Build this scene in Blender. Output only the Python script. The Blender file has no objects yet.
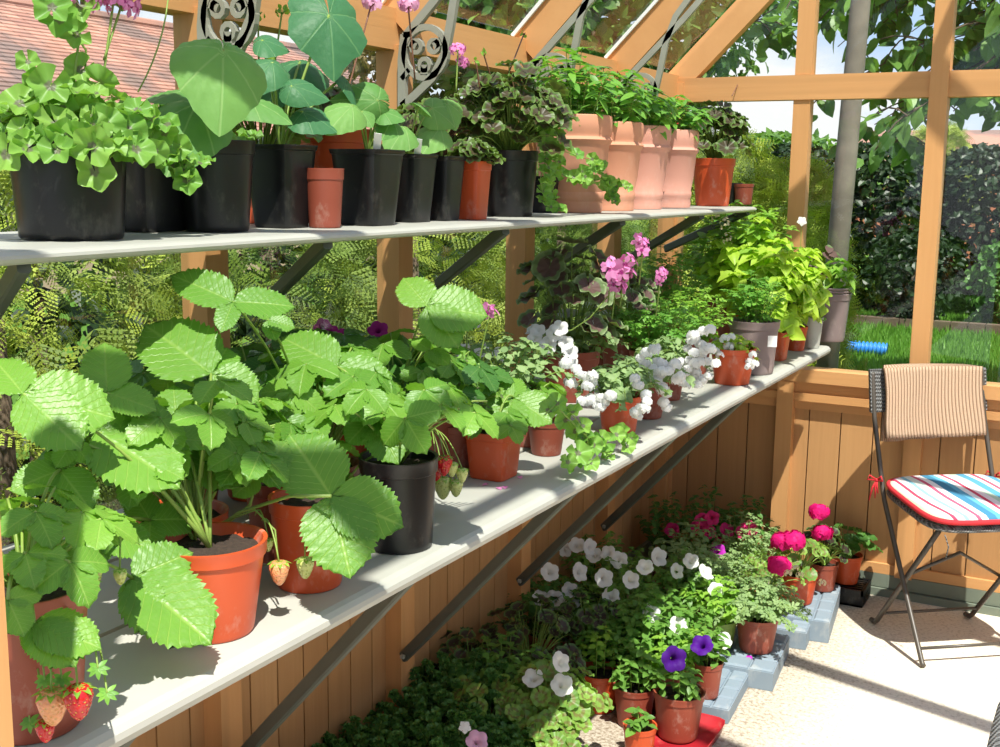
import bpy, math, random
import numpy as np
from mathutils import Vector
R=random.Random(7)
PI=math.pi
C=bpy.context.scene.collection
# ---------------------------------------------------------------- camera
YAW,PIT,ROL,F,CX,CZ=.4919,.1683,.0129,1162.5,1.5117,1.45
FW=np.array([-math.sin(YAW)*math.cos(PIT),math.cos(YAW)*math.cos(PIT),-math.sin(PIT)])
_r=np.array([math.cos(YAW),math.sin(YAW),0]);_u=np.cross(_r,FW)
RT=math.cos(ROL)*_r+math.sin(ROL)*_u; UP=-math.sin(ROL)*_r+math.cos(ROL)*_u
CAM=np.array([CX,0,CZ])
def at(px,py,ax,val):
    d=FW+RT*(px-500)/F-UP*(py-373.5)/F
    i='xyz'.index(ax); return CAM+d*((val-CAM[i])/d[i])
# ---------------------------------------------------------------- helpers
def nrm(v):
    v=np.asarray(v,float); return v/(np.linalg.norm(v)+1e-12)
def V3(*a): return np.array(a,float)
def tag(o,label=None,cat=None,group=None,kind=None):
    if label:o['label']=label
    if cat:o['category']=cat
    if group:o['group']=group
    if kind:o['kind']=kind
    return o
def thing(name,loc,label,cat,group=None):
    o=bpy.data.objects.new(name,None); C.objects.link(o); o.empty_display_size=.05
    o.location=[float(a) for a in loc]; return tag(o,label,cat,group)
def origin(o):
    v=np.zeros(3)
    while o: v=v+np.array(o.location); o=o.parent
    return v
FCACHE={}
def flat(Fc):
    return np.array([i for f in Fc for i in f],np.int32),np.array([len(f) for f in Fc],np.int32)
def MBF(mb):
    out=[]
    for fl,ct in mb.f:
        k=0
        for c_ in ct: out.append(tuple(int(q) for q in fl[k:k+c_]));k+=c_
    return out
def keep(T):
    V,Fc,Cc=T
    FCACHE[id(Fc)]=(Fc,)+flat(Fc);return (np.asarray(V,float),Fc,np.asarray(Cc,float))
class MB:
    def __init__(s): s.v=[];s.f=[];s.c=[];s.n=0
    def add(s,V,Fc,col=None):
        V=np.asarray(V,float); n=len(V)
        if col is None: col=np.tile([.5,0,0,0],(n,1))
        col=np.asarray(col,float)
        if col.ndim==1: col=np.tile(col,(n,1))
        s.v.append(V.astype(np.float32) if n>3 else V);s.c.append(col.astype(np.float32))
        if id(Fc) in FCACHE and FCACHE[id(Fc)][0] is Fc: _,fl,ct=FCACHE[id(Fc)]
        elif isinstance(Fc,np.ndarray): fl=Fc.astype(np.int32).ravel();ct=np.full(len(Fc),Fc.shape[1],np.int32)
        else: fl,ct=flat(Fc)
        s.f.append((fl+np.int32(s.n),ct)); s.n+=n
    def box(s,x0,x1,y0,y1,z0,z1,r=None):
        V=[(x,y,z) for x in(x0,x1) for y in(y0,y1) for z in(z0,z1)]
        s.add(V,[(0,1,3,2),(4,6,7,5),(0,4,5,1),(2,3,7,6),(0,2,6,4),(1,5,7,3)],[R.random() if r is None else r,0,0,0])
    def obox(s,a,b,w,h,up=(0,0,1),r=None,bev=0):
        a=V3(*a);b=V3(*b);d=nrm(b-a);x=nrm(np.cross(d,up));u=np.cross(x,d)
        if bev:
            pr=[(-w/2+bev,-h/2),(w/2-bev,-h/2),(w/2,-h/2+bev),(w/2,h/2-bev),(w/2-bev,h/2),(-w/2+bev,h/2),(-w/2,h/2-bev),(-w/2,-h/2+bev)]
        else: pr=[(-w/2,-h/2),(w/2,-h/2),(w/2,h/2),(-w/2,h/2)]
        n=len(pr);V=[p+x*i+u*j for p in(a,b) for i,j in pr]
        Fc=[(i,(i+1)%n,n+(i+1)%n,n+i) for i in range(n)]+[tuple(range(n))[::-1],tuple(range(n,2*n))]
        s.add(V,Fc,[R.random() if r is None else r,0,0,0])
    def tube(s,pts,rad,n=6,r=.5,cap=True):
        P=[V3(*p) for p in pts];m=len(P)
        if not hasattr(rad,'__len__'): rad=[rad]*m
        V=[];ref=None
        for i,p in enumerate(P):
            d=nrm(P[min(i+1,m-1)]-P[max(i-1,0)])
            if ref is None: ref=nrm(np.cross(d,(0,0,1) if abs(d[2])<.9 else (1,0,0)))
            x=nrm(ref-d*ref.dot(d));ref=x;y=np.cross(d,x)
            for k in range(n): a=2*PI*k/n;V.append(p+rad[i]*(x*math.cos(a)+y*math.sin(a)))
        Fc=[(i*n+k,i*n+(k+1)%n,(i+1)*n+(k+1)%n,(i+1)*n+k) for i in range(m-1) for k in range(n)]
        if cap: Fc+=[tuple(range(n))[::-1],tuple(range((m-1)*n,m*n))]
        s.add(V,Fc,[r,0,0,0])
    def lathe(s,prof,c=(0,0,0),n=32,fn=None,r=.5,ax=None):
        V=[];m=len(prof)
        for (q,z) in prof:
            for k in range(n):
                a=2*PI*k/n;g=q*(fn(a) if fn else 1);V.append((g*math.cos(a),g*math.sin(a),z))
        V=np.array(V)
        if ax is not None:
            d=nrm(ax);x=nrm(np.cross(d,(0,0,1) if abs(d[2])<.9 else (1,0,0)));y=np.cross(d,x)
            V=V[:,:1]*x+V[:,1:2]*y+V[:,2:]*d
        V=V+np.array(c)
        Fc=[(i*n+k,i*n+(k+1)%n,(i+1)*n+(k+1)%n,(i+1)*n+k) for i in range(m-1) for k in range(n)]
        if prof[0][0]>1e-5: Fc.append(tuple(range(n))[::-1])
        if prof[-1][0]>1e-5: Fc.append(tuple(range((m-1)*n,m*n)))
        s.add(V,Fc,[r,0,0,0])
    def put(s,T,o,head,nor,size,ws=1,tint=None):
        V,Fc,Cc=T; nor=nrm(nor); h=nrm(np.asarray(head)-nor*np.dot(head,nor)); x=np.cross(h,nor)
        W=V*size; W=W[:,:1]*ws*x+W[:,1:2]*h+W[:,2:]*nor+np.asarray(o)
        c=Cc.copy();c[:,0]=R.random() if tint is None else tint
        s.add(W,Fc,c)
    def build(s,name,mat,parent=None,smooth=False,**kw):
        if not s.v: return None
        V=np.concatenate(s.v);Cc=np.concatenate(s.c)
        if parent is not None: V=V-origin(parent)
        off=kw.pop('off',None)
        if off is not None: V=V-np.array(off)
        me=bpy.data.meshes.new(name)
        me.vertices.add(len(V));me.vertices.foreach_set('co',V.astype(np.float32).ravel())
        lt=np.concatenate([f[1] for f in s.f]);fl=np.concatenate([f[0] for f in s.f])
        me.loops.add(len(fl));me.loops.foreach_set('vertex_index',fl)
        me.polygons.add(len(lt));st=np.zeros(len(lt),np.int32);st[1:]=np.cumsum(lt)[:-1]
        me.polygons.foreach_set('loop_start',st);me.polygons.foreach_set('loop_total',lt)
        me.polygons.foreach_set('use_smooth',np.full(len(lt),bool(smooth)))
        me.update(calc_edges=True);me.validate()
        a=me.color_attributes.new('lc','FLOAT_COLOR','POINT');a.data.foreach_set('color',Cc.astype(np.float32).ravel())
        me.materials.append(mat)
        o=bpy.data.objects.new(name,me);C.objects.link(o)
        if parent is not None:o.parent=parent
        if off is not None:o.location=[float(q) for q in off]
        return tag(o,**kw)
def struct(name,mb,mat,smooth=False): return mb.build(name,mat,None,smooth,kind='structure')
# ---------------------------------------------------------------- materials
def mk(name):
    m=bpy.data.materials.new(name);m.use_nodes=True;nt=m.node_tree;nt.nodes.clear();return m,nt
def N(nt,t,**k):
    n=nt.nodes.new(t)
    for a,b in k.items():
        if a.startswith('i_'):
            key=a[2:].replace('_',' ');n.inputs[int(key) if key.isdigit() else key].default_value=b
        else: setattr(n,a,b)
    return n
def L(nt,a,b): nt.links.new(a,b)
def rgb(c): return (c[0],c[1],c[2],1)
def math_(nt,op,a,b=None,clamp=False):
    n=N(nt,'ShaderNodeMath',operation=op,use_clamp=clamp)
    for i,v in enumerate((a,b)):
        if v is None: continue
        if hasattr(v,'links'): L(nt,v,n.inputs[i])
        else:n.inputs[i].default_value=v
    return n.outputs[0]
def mix(nt,f,a,b):
    n=N(nt,'ShaderNodeMix',data_type='RGBA')
    for s,v in((0,f),(6,a),(7,b)):
        if hasattr(v,'links'): L(nt,v,n.inputs[s])
        else:n.inputs[s].default_value=v if s==0 else rgb(v)
    return n.outputs[2]
def attr(nt):
    a=N(nt,'ShaderNodeAttribute',attribute_name='lc');s=N(nt,'ShaderNodeSeparateColor');L(nt,a.outputs['Color'],s.inputs[0])
    return s.outputs[0],s.outputs[1],s.outputs[2]
def noise(nt,scale,detail=3,vec=None,sc=None,rough=.5):
    n=N(nt,'ShaderNodeTexNoise');n.inputs['Scale'].default_value=scale;n.inputs['Detail'].default_value=detail;n.inputs['Roughness'].default_value=rough
    t=N(nt,'ShaderNodeTexCoord');o=t.outputs['Object']
    if sc is not None:
        mp=N(nt,'ShaderNodeMapping');mp.inputs['Scale'].default_value=sc;L(nt,o,mp.inputs[0]);o=mp.outputs[0]
    L(nt,o,n.inputs['Vector']);return n.outputs[0]
def ramp(nt,f,stops):
    r=N(nt,'ShaderNodeValToRGB');e=r.color_ramp.elements
    while len(e)<len(stops): e.new(.5)
    for i,(p,c) in enumerate(stops): e[i].position=p;e[i].color=rgb(c) if hasattr(c,'__len__') else (c,c,c,1)
    L(nt,f,r.inputs[0]);return r.outputs[0]
def bump(nt,h,st,dist=.01):
    b=N(nt,'ShaderNodeBump');b.inputs['Strength'].default_value=st;b.inputs['Distance'].default_value=dist;L(nt,h,b.inputs['Height']);return b.outputs[0]
def bsdf(nt,col,rough=.5,spec=.5,nor=None,metal=0,out=True,sss=0):
    p=N(nt,'ShaderNodeBsdfPrincipled')
    if hasattr(col,'links'): L(nt,col,p.inputs['Base Color'])
    else:p.inputs['Base Color'].default_value=rgb(col)
    if hasattr(rough,'links'): L(nt,rough,p.inputs['Roughness'])
    else: p.inputs['Roughness'].default_value=rough
    p.inputs['Specular IOR Level'].default_value=spec;p.inputs['Metallic'].default_value=metal
    if nor is not None:L(nt,nor,p.inputs['Normal'])
    if out:
        o=N(nt,'ShaderNodeOutputMaterial');L(nt,p.outputs[0],o.inputs[0])
    return p
def leafmat(name,a,b,zone=None,zc=None,vein=None,vk='pleat',trans=.35,rough=.42,edge=None,zw=.12,under=1.0):
    """a,b: two leaf greens; zone: ring colour; vein: vein colour"""
    m,nt=mk(name);r,g,bl=attr(nt)
    n=noise(nt,60,2);f=math_(nt,'ADD',math_(nt,'MULTIPLY',r,.8),math_(nt,'MULTIPLY',n,.3),True)
    c=mix(nt,f,a,b)
    if zone is not None:
        d=math_(nt,'ABSOLUTE',math_(nt,'SUBTRACT',g,zone));nn=math_(nt,'ADD',d,math_(nt,'MULTIPLY',math_(nt,'SUBTRACT',n,.5),.25))
        k=N(nt,'ShaderNodeMapRange');L(nt,nn,k.inputs[0]);k.inputs[1].default_value=zw;k.inputs[2].default_value=zw+.1;k.inputs[3].default_value=1;k.inputs[4].default_value=0
        c=mix(nt,k.outputs[0],c,zc)
    if edge is not None:
        k=N(nt,'ShaderNodeMapRange');L(nt,g,k.inputs[0]);k.inputs[1].default_value=.86;k.inputs[2].default_value=.97
        c=mix(nt,k.outputs[0],c,edge)
    nor=None
    if vein is not None:
        if vk=='pleat':
            q=math_(nt,'MULTIPLY',math_(nt,'SUBTRACT',g,math_(nt,'MULTIPLY',bl,.33)),9)
            fr=math_(nt,'ABSOLUTE',math_(nt,'SUBTRACT',math_(nt,'FRACT',q),.5))
            v1=N(nt,'ShaderNodeMapRange');L(nt,fr,v1.inputs[0]);v1.inputs[1].default_value=.0;v1.inputs[2].default_value=.09;v1.inputs[3].default_value=1;v1.inputs[4].default_value=0
            v2=N(nt,'ShaderNodeMapRange');L(nt,bl,v2.inputs[0]);v2.inputs[1].default_value=.02;v2.inputs[2].default_value=.08;v2.inputs[3].default_value=1;v2.inputs[4].default_value=0
            h=math_(nt,'MAXIMUM',v1.outputs[0],v2.outputs[0])
        else:
            cs=math_(nt,'ABSOLUTE',math_(nt,'SUBTRACT',math_(nt,'FRACT',math_(nt,'MULTIPLY',bl,vk)),.5))
            w=math_(nt,'MULTIPLY',cs,g)
            v1=N(nt,'ShaderNodeMapRange');L(nt,w,v1.inputs[0]);v1.inputs[1].default_value=.008;v1.inputs[2].default_value=.03;v1.inputs[3].default_value=1;v1.inputs[4].default_value=0
            h=v1.outputs[0]
        c=mix(nt,math_(nt,'MULTIPLY',h,.55),c,vein)
        hh=math_(nt,'SUBTRACT',noise(nt,140,2),math_(nt,'MULTIPLY',h,.8))
        nor=bump(nt,hh,.5,.0012)
    geo=N(nt,'ShaderNodeNewGeometry')
    c=mix(nt,math_(nt,'MULTIPLY',geo.outputs['Backfacing'],.35*under),c,tuple(min(1,x*1.15+.03) for x in b))
    p=bsdf(nt,c,rough,.35,nor,out=False)
    t=N(nt,'ShaderNodeBsdfTranslucent');hs=N(nt,'ShaderNodeMix',data_type='RGBA',blend_type='MULTIPLY');hs.inputs[0].default_value=1
    L(nt,c,hs.inputs[6]);hs.inputs[7].default_value=(1.25,1.35,.55,1);L(nt,hs.outputs[2],t.inputs[0])
    x=N(nt,'ShaderNodeMixShader');x.inputs[0].default_value=trans;L(nt,p.outputs[0],x.inputs[1]);L(nt,t.outputs[0],x.inputs[2])
    o=N(nt,'ShaderNodeOutputMaterial');L(nt,x.outputs[0],o.inputs[0]);return m
def petalmat(name,a,b,throat=None,tz=.25,trans=.3):
    m,nt=mk(name);r,g,bl=attr(nt);c=mix(nt,r,a,b)
    if throat is not None:
        k=N(nt,'ShaderNodeMapRange');L(nt,g,k.inputs[0]);k.inputs[1].default_value=tz*.5;k.inputs[2].default_value=tz;k.inputs[3].default_value=1;k.inputs[4].default_value=0
        c=mix(nt,k.outputs[0],c,throat)
    p=bsdf(nt,c,.6,.2,out=False);t=N(nt,'ShaderNodeBsdfTranslucent');L(nt,c,t.inputs[0])
    x=N(nt,'ShaderNodeMixShader');x.inputs[0].default_value=trans;L(nt,p.outputs[0],x.inputs[1]);L(nt,t.outputs[0],x.inputs[2])
    o=N(nt,'ShaderNodeOutputMaterial');L(nt,x.outputs[0],o.inputs[0]);return m
def wood(name,axis,a=(.69,.37,.155),b=(.52,.25,.09)):
    m,nt=mk(name);r,g,bl=attr(nt)
    sc=[55,55,55];
    if axis=='r': sc=[14,55,14]
    else: sc['xyz'.index(axis)]=2.2
    n=noise(nt,1,5,sc=sc,rough=.6);n2=noise(nt,.35,2,sc=[s*.5 for s in sc])
    f=math_(nt,'ADD',math_(nt,'MULTIPLY',n,.6),math_(nt,'MULTIPLY',r,.45),True)
    c=mix(nt,f,a,b);k=ramp(nt,n2,[(.62,0),(.72,1)])
    c=mix(nt,math_(nt,'MULTIPLY',k,.35),c,tuple(x*.55 for x in b))
    bsdf(nt,c,.55,.3,bump(nt,n,.25,.003));return m
def plastic(name,col,rough=.38,dust=.25,dcol=(.6,.5,.42),spec=.5,sc=1):
    m,nt=mk(name);n=noise(nt,22*sc,5,sc=(1,1,.6),rough=.65);n2=noise(nt,7*sc,3)
    k=ramp(nt,n,[(.58,0),(.70,1)])
    c=mix(nt,math_(nt,'MULTIPLY',k,dust),mix(nt,math_(nt,'MULTIPLY',n2,.35),col,tuple(x*.72 for x in col)),dcol)
    rr=math_(nt,'ADD',math_(nt,'MULTIPLY',n,.3),rough-.1)
    bsdf(nt,c,rr,spec,bump(nt,n,.1,.002));return m
def simple(name,col,rough=.5,var=.15,scale=30,metal=0,spec=.5,bs=.2):
    m,nt=mk(name);n=noise(nt,scale,4)
    c=mix(nt,n,tuple(min(1,x*(1+var)) for x in col),tuple(x*(1-var) for x in col))
    bsdf(nt,c,rough,spec,bump(nt,n,bs,.003),metal);return m
M={}
M['wz']=wood('cedar_z','z');M['wy']=wood('cedar_y','y');M['wx']=wood('cedar_x','x');M['wr']=wood('cedar_rafter','r')
M['plank']=wood('cedar_planks','z',(.60,.335,.145),(.37,.185,.072))
M['alu']=simple('powder_coated_shelf',(.42,.42,.375),.5,.12,9)
M['brace']=simple('dark_green_grey_metal',(.085,.095,.08),.45,.15,20)
M['iron']=simple('cast_grey_spandrel',(.30,.30,.245),.5,.15,25)
M['basegreen']=simple('sage_green_plinth',(.17,.20,.155),.6,.15,8)
M['or']=plastic('orange_pot',(.60,.085,.022),.36,.3)
M['or2']=plastic('terracotta_plastic_pot',(.30,.065,.036),.45,.3)
M['bl']=plastic('black_pot',(.009,.009,.010),.30,.20,(.20,.18,.15),.42)
M['mauve']=plastic('mauve_pot',(.25,.19,.185),.5,.2)
M['tc']=plastic('pink_terracotta',(.70,.33,.21),.75,.2,(.8,.6,.5),.2,.5)
M['tc2']=plastic('pale_pink_terracotta',(.72,.36,.28),.75,.2,(.8,.62,.55),.2,.5)
M['grn']=plastic('green_pot',(.22,.33,.06),.45,.2)
M['wht']=plastic('pale_cup',(.5,.5,.45),.5,.4,(.2,.2,.18))
M['redtray']=plastic('red_tray',(.45,.02,.03),.35,.15)
M['blue']=plastic('blue_grey_block',(.24,.30,.36),.6,.35,(.5,.5,.48),.3,.5)
M['bluehose']=plastic('blue_edging',(.03,.22,.65),.35,.05)
M['label']=simple('white_label',(.8,.8,.78),.5,.03)
M['soil']=simple('soil',(.035,.022,.014),.95,.7,160,bs=1)
M['stemg']=simple('green_stem',(.22,.33,.06),.5,.2);M['stemr']=simple('reddish_stem',(.22,.10,.06),.5,.2);M['stemw']=simple('brown_stem',(.12,.075,.04),.8,.3)
M['straw']=leafmat('strawberry_leaf',(.095,.26,.028),(.20,.40,.05),vein=(.30,.47,.10),trans=.34,rough=.38)
M['strawd']=leafmat('dark_strawberry_leaf',(.045,.15,.03),(.10,.25,.04),vein=(.17,.32,.08),trans=.3,rough=.38)  # darker greens than the front strawberries, for the plants further back
M['cuc']=leafmat('cucumber_leaf',(.10,.27,.06),(.20,.40,.10),vein=(.32,.50,.18),vk=7,trans=.3,rough=.55)
M['cucd']=leafmat('dark_cucumber_leaf',(.045,.17,.07),(.08,.23,.09),vein=(.16,.34,.14),vk=7,trans=.25,rough=.5)
M['ivy']=leafmat('ivy_geranium_leaf',(.13,.32,.05),(.27,.46,.09),zone=.12,zc=(.16,.17,.10),zw=.09,trans=.33)
M['dger']=leafmat('bronze_geranium_leaf',(.05,.11,.02),(.12,.20,.04),zone=.45,zc=(.075,.06,.03),zw=.24,edge=(.15,.24,.06),trans=.28)
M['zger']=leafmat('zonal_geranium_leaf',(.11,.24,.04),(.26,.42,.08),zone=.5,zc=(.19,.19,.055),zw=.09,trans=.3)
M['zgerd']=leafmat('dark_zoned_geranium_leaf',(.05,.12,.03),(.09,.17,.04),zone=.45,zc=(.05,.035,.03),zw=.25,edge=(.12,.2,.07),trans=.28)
M['dpel']=leafmat('plum_centred_pelargonium_leaf',(.11,.17,.06),(.16,.23,.09),zone=.35,zc=(.13,.075,.065),zw=.28,edge=(.26,.34,.16),trans=.22,rough=.6)
M['basil']=leafmat('lime_basil_leaf',(.34,.52,.045),(.50,.66,.09),trans=.4)
M['mint']=leafmat('fresh_green_leaf',(.16,.36,.04),(.30,.50,.07),trans=.35)
M['herb']=leafmat('herb_leaf',(.10,.27,.04),(.20,.42,.06),trans=.32)
M['pet']=leafmat('petunia_leaf',(.09,.22,.035),(.17,.34,.06),trans=.3)
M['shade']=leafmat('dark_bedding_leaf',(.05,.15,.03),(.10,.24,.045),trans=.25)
M['grey']=leafmat('grey_green_leaf',(.16,.27,.10),(.30,.42,.17),trans=.25,rough=.6)
M['var']=leafmat('variegated_leaf',(.22,.36,.10),(.36,.5,.2),edge=(.65,.7,.45),trans=.3)
M['con']=leafmat('golden_conifer',(.07,.13,.02),(.40,.49,.07),trans=.2,rough=.6)
M['con2']=leafmat('bright_conifer',(.17,.26,.03),(.45,.53,.07),trans=.25,rough=.6)
M['cond']=leafmat('green_conifer',(.02,.06,.012),(.20,.29,.04),trans=.2,rough=.6)
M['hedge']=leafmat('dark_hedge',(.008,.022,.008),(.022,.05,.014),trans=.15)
M['tree']=leafmat('tree_leaf',(.03,.09,.025),(.19,.35,.07),trans=.35)
M['treeb']=leafmat('copper_tree_leaf',(.16,.15,.06),(.26,.20,.10),trans=.3)
M['wpet']=petalmat('white_petal',(.90,.90,.88),(.86,.86,.86),(.5,.56,.2),.14,.4)
M['wpet2']=petalmat('pure_white_petal',(.92,.92,.90),(.88,.88,.88),trans=.45)
M['pink']=petalmat('pink_pelargonium_petal',(.90,.36,.68),(.82,.26,.58),(.45,.03,.25),.3)
M['ppink']=petalmat('pale_pink_petal',(.85,.5,.68),(.8,.35,.6))
M['mag']=petalmat('magenta_geranium_petal',(.80,.015,.22),(.66,.01,.18))
M['rosep']=petalmat('rose_petunia_petal',(.68,.03,.18),(.55,.02,.15),(.2,.01,.05),.2)
M['purp']=petalmat('violet_petunia_petal',(.085,.008,.27),(.06,.006,.2),(.03,.0,.08),.25)
M['plum']=petalmat('plum_petunia_petal',(.34,.02,.20),(.26,.015,.16),(.06,.0,.04),.3)
M['redp']=petalmat('coral_red_petal',(.75,.03,.07),(.65,.02,.05))
M['cream']=petalmat('cream_petal',(.72,.68,.42),(.7,.6,.4))
M['orchid']=petalmat('orchid_petal',(.55,.03,.55),(.5,.03,.45),(.2,0,.15),.2)
def berrymat(name,c1,c2,seed):
    m,nt=mk(name);v=N(nt,'ShaderNodeTexVoronoi');v.inputs['Scale'].default_value=260
    t=N(nt,'ShaderNodeTexCoord');L(nt,t.outputs['Object'],v.inputs['Vector'])
    k=ramp(nt,v.outputs[0],[(.18,1),(.3,0)]);n=noise(nt,40,2)
    c=mix(nt,k,mix(nt,n,c1,c2),seed);h=ramp(nt,v.outputs[0],[(.1,0),(.6,1)])
    bsdf(nt,c,.25,.6,bump(nt,h,.5,.002));return m
M['br']=berrymat('ripe_strawberry',(.62,.01,.015),(.45,.005,.01),(.65,.35,.05))
M['bg']=berrymat('green_strawberry',(.50,.56,.16),(.62,.66,.25),(.35,.4,.08))
M['bp']=berrymat('blushing_strawberry',(.70,.45,.18),(.75,.16,.08),(.5,.3,.08))
m,nt=mk('clear_glass');tr=N(nt,'ShaderNodeBsdfTransparent');tr.inputs[0].default_value=(.965,.98,.97,1);gl=N(nt,'ShaderNodeBsdfGlossy');gl.inputs['Roughness'].default_value=.0
fr=N(nt,'ShaderNodeLayerWeight');fr.inputs[0].default_value=.5;x=N(nt,'ShaderNodeMixShader');L(nt,math_(nt,'ADD',math_(nt,'MULTIPLY',math_(nt,'POWER',fr.outputs['Facing'],5.0),.75),.025),x.inputs[0]);L(nt,tr.outputs[0],x.inputs[1]);L(nt,gl.outputs[0],x.inputs[2])
o=N(nt,'ShaderNodeOutputMaterial');L(nt,x.outputs[0],o.inputs[0]);M['glass']=m
# floor
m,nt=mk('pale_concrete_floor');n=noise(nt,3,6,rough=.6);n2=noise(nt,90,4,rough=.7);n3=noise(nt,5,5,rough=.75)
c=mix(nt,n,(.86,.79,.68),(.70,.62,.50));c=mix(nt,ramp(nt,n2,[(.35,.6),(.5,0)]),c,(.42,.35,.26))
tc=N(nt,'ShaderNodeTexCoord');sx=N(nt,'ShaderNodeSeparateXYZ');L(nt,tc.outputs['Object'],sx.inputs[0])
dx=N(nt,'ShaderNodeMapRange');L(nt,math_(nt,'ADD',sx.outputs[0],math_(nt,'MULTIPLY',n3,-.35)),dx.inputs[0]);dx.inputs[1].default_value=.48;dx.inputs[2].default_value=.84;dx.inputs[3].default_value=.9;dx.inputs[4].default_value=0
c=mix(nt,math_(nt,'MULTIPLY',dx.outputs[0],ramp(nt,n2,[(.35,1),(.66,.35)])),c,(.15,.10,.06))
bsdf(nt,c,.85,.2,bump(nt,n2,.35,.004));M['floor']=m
m,nt=mk('lawn_ground');n=noise(nt,14,5);c=mix(nt,n,(.05,.13,.02),(.10,.20,.03));bsdf(nt,c,.9,.1);M['lawn']=m
M['grass']=leafmat('grass_blade',(.07,.20,.02),(.15,.32,.04),trans=.3)
m,nt=mk('clay_roof_tiles');r,g,bl=attr(nt);n=noise(nt,1.1,4);c=mix(nt,r,(.50,.27,.20),(.34,.17,.13));c=mix(nt,ramp(nt,n,[(.45,0),(.6,1)]),c,(.22,.15,.13));bsdf(nt,c,.85,.15);M['tiles']=m
M['brick']=simple('red_brick',(.45,.16,.09),.9,.25,6);M['render']=simple('house_wall',(.5,.36,.26),.9,.1,4)
M['pole']=simple('weathered_grey_pole',(.20,.175,.14),.85,.6,9,bs=.8);M['bark']=simple('bark',(.12,.085,.055),.9,.4,12,bs=.7)
M['rattan']=None
def weave(name,a,b,s=150):
    m,nt=mk(name);t=N(nt,'ShaderNodeTexCoord');v=N(nt,'ShaderNodeSeparateXYZ');L(nt,t.outputs['Object'],v.inputs[0])
    sx=math_(nt,'SINE',math_(nt,'MULTIPLY',math_(nt,'ADD',v.outputs[0],v.outputs[1]),s*2));sy=math_(nt,'SINE',math_(nt,'MULTIPLY',math_(nt,'ADD',v.outputs[2],math_(nt,'MULTIPLY',v.outputs[1],-.9)),s*4))
    h=math_(nt,'MULTIPLY',sx,sy);k=ramp(nt,math_(nt,'ADD',math_(nt,'MULTIPLY',h,.5),.5),[(.2,0),(.7,1)])
    bsdf(nt,mix(nt,k,a,b),.5,.4,bump(nt,h,.8,.003));return m
M['rattan']=weave('grey_rattan',(.055,.055,.055),(.22,.22,.22));M['chairm']=simple('dark_bronze_metal',(.075,.062,.05),.4,.2,15)
m,nt=mk('beige_ribbed_towel');r,g,bl=attr(nt);h=math_(nt,'ABSOLUTE',math_(nt,'SINE',math_(nt,'MULTIPLY',g,PI*30)));n=noise(nt,300,3)
c=mix(nt,ramp(nt,h,[(.1,0),(.6,1)]),(.24,.145,.085),(.55,.38,.265));bsdf(nt,c,.95,.05,bump(nt,math_(nt,'ADD',h,n),.9,.004));M['towel']=m
m,nt=mk('striped_cushion');r,g,bl=attr(nt)
st=[(0,(.45,.6,.45)),(.05,(.62,.72,.60)),(.09,(.6,.06,.12)),(.12,(.8,.8,.8)),(.17,(.25,.5,.6)),(.20,(.75,.78,.7)),(.26,(.62,.10,.18)),(.29,(.82,.8,.8)),(.34,(.06,.22,.36)),(.41,(.12,.38,.55)),(.45,(.8,.8,.82)),(.50,(.6,.07,.13)),(.53,(.8,.7,.72)),(.58,(.5,.62,.5)),(.63,(.1,.32,.48)),(.70,(.8,.8,.8)),(.74,(.62,.1,.16)),(.78,(.82,.82,.82)),(.84,(.1,.3,.45)),(.90,(.55,.66,.55)),(.95,(.6,.08,.14))]
rp=N(nt,'ShaderNodeValToRGB');rp.color_ramp.interpolation='CONSTANT';e=rp.color_ramp.elements
while len(e)<len(st): e.new(.5)
for i,(p_,c_) in enumerate(st): e[i].position=p_;e[i].color=rgb(c_)
L(nt,g,rp.inputs[0]);bsdf(nt,rp.outputs[0],.85,.1,bump(nt,noise(nt,500,2),.3,.001));M['cush']=m
M['redc']=simple('red_cotton',(.55,.02,.03),.8,.1)
# ---------------------------------------------------------------- leaf and petal shapes
def T_leaflet(nu=12,nv=8,w=.37,teeth=9,ob=.62,fold=.10,curl=-.16,pleat=.02):
    """serrated strawberry leaflet: base at 0, tip at y=1"""
    V=[];Cc=[]
    for i in range(nu*2+1):
        u=i/(nu*2)
        hw=w*(math.sin(PI*min(1,u**.8))**.62 if u<ob else math.sqrt(max(0,1-((u-ob)/(1.0-ob))**2))**1.0*math.sin(PI*ob**.8)**.62)
        if i==0: hw=.015
        tooth=(i%2)*.10*(1 if u>.15 else .3)-.02
        for j in range(nv+1):
            v=-1+2*j/nv;a=abs(v);x=v*hw*(1+(tooth if a>.99 else 0)*1.0)
            y=u-(.10*a*a*(u)) + (.026 if a>.99 and i%2 else 0)
            z=fold*a*hw*2*1.0+curl*u*u+pleat*math.cos((u-.33*a)*9*2*PI)*min(1,a*3)
            V.append((x,y,z));Cc.append((0,u,a,0))
    k=nv+1;Fc=[(i*k+j,i*k+j+1,(i+1)*k+j+1,(i+1)*k+j) for i in range(nu*2) for j in range(nv)]
    return np.array(V),Fc,np.array(Cc,float)
def T_simple(w=.3,nu=5,nv=2,fold=.25,curl=-.2,pk=.45):
    V=[];Cc=[]
    for i in range(nu+1):
        u=i/nu;hw=w*math.sin(PI*min(1,max(0,u**(math.log(.5)/math.log(pk)))))**.85+.004
        for j in range(nv+1):
            v=-1+2*j/nv;V.append((v*hw,u,fold*abs(v)*hw+curl*u*u));Cc.append((0,u,abs(v),0))
    k=nv+1;Fc=[(i*k+j,i*k+j+1,(i+1)*k+j+1,(i+1)*k+j) for i in range(nu) for j in range(nv)]
    return np.array(V),Fc,np.array(Cc,float)
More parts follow.
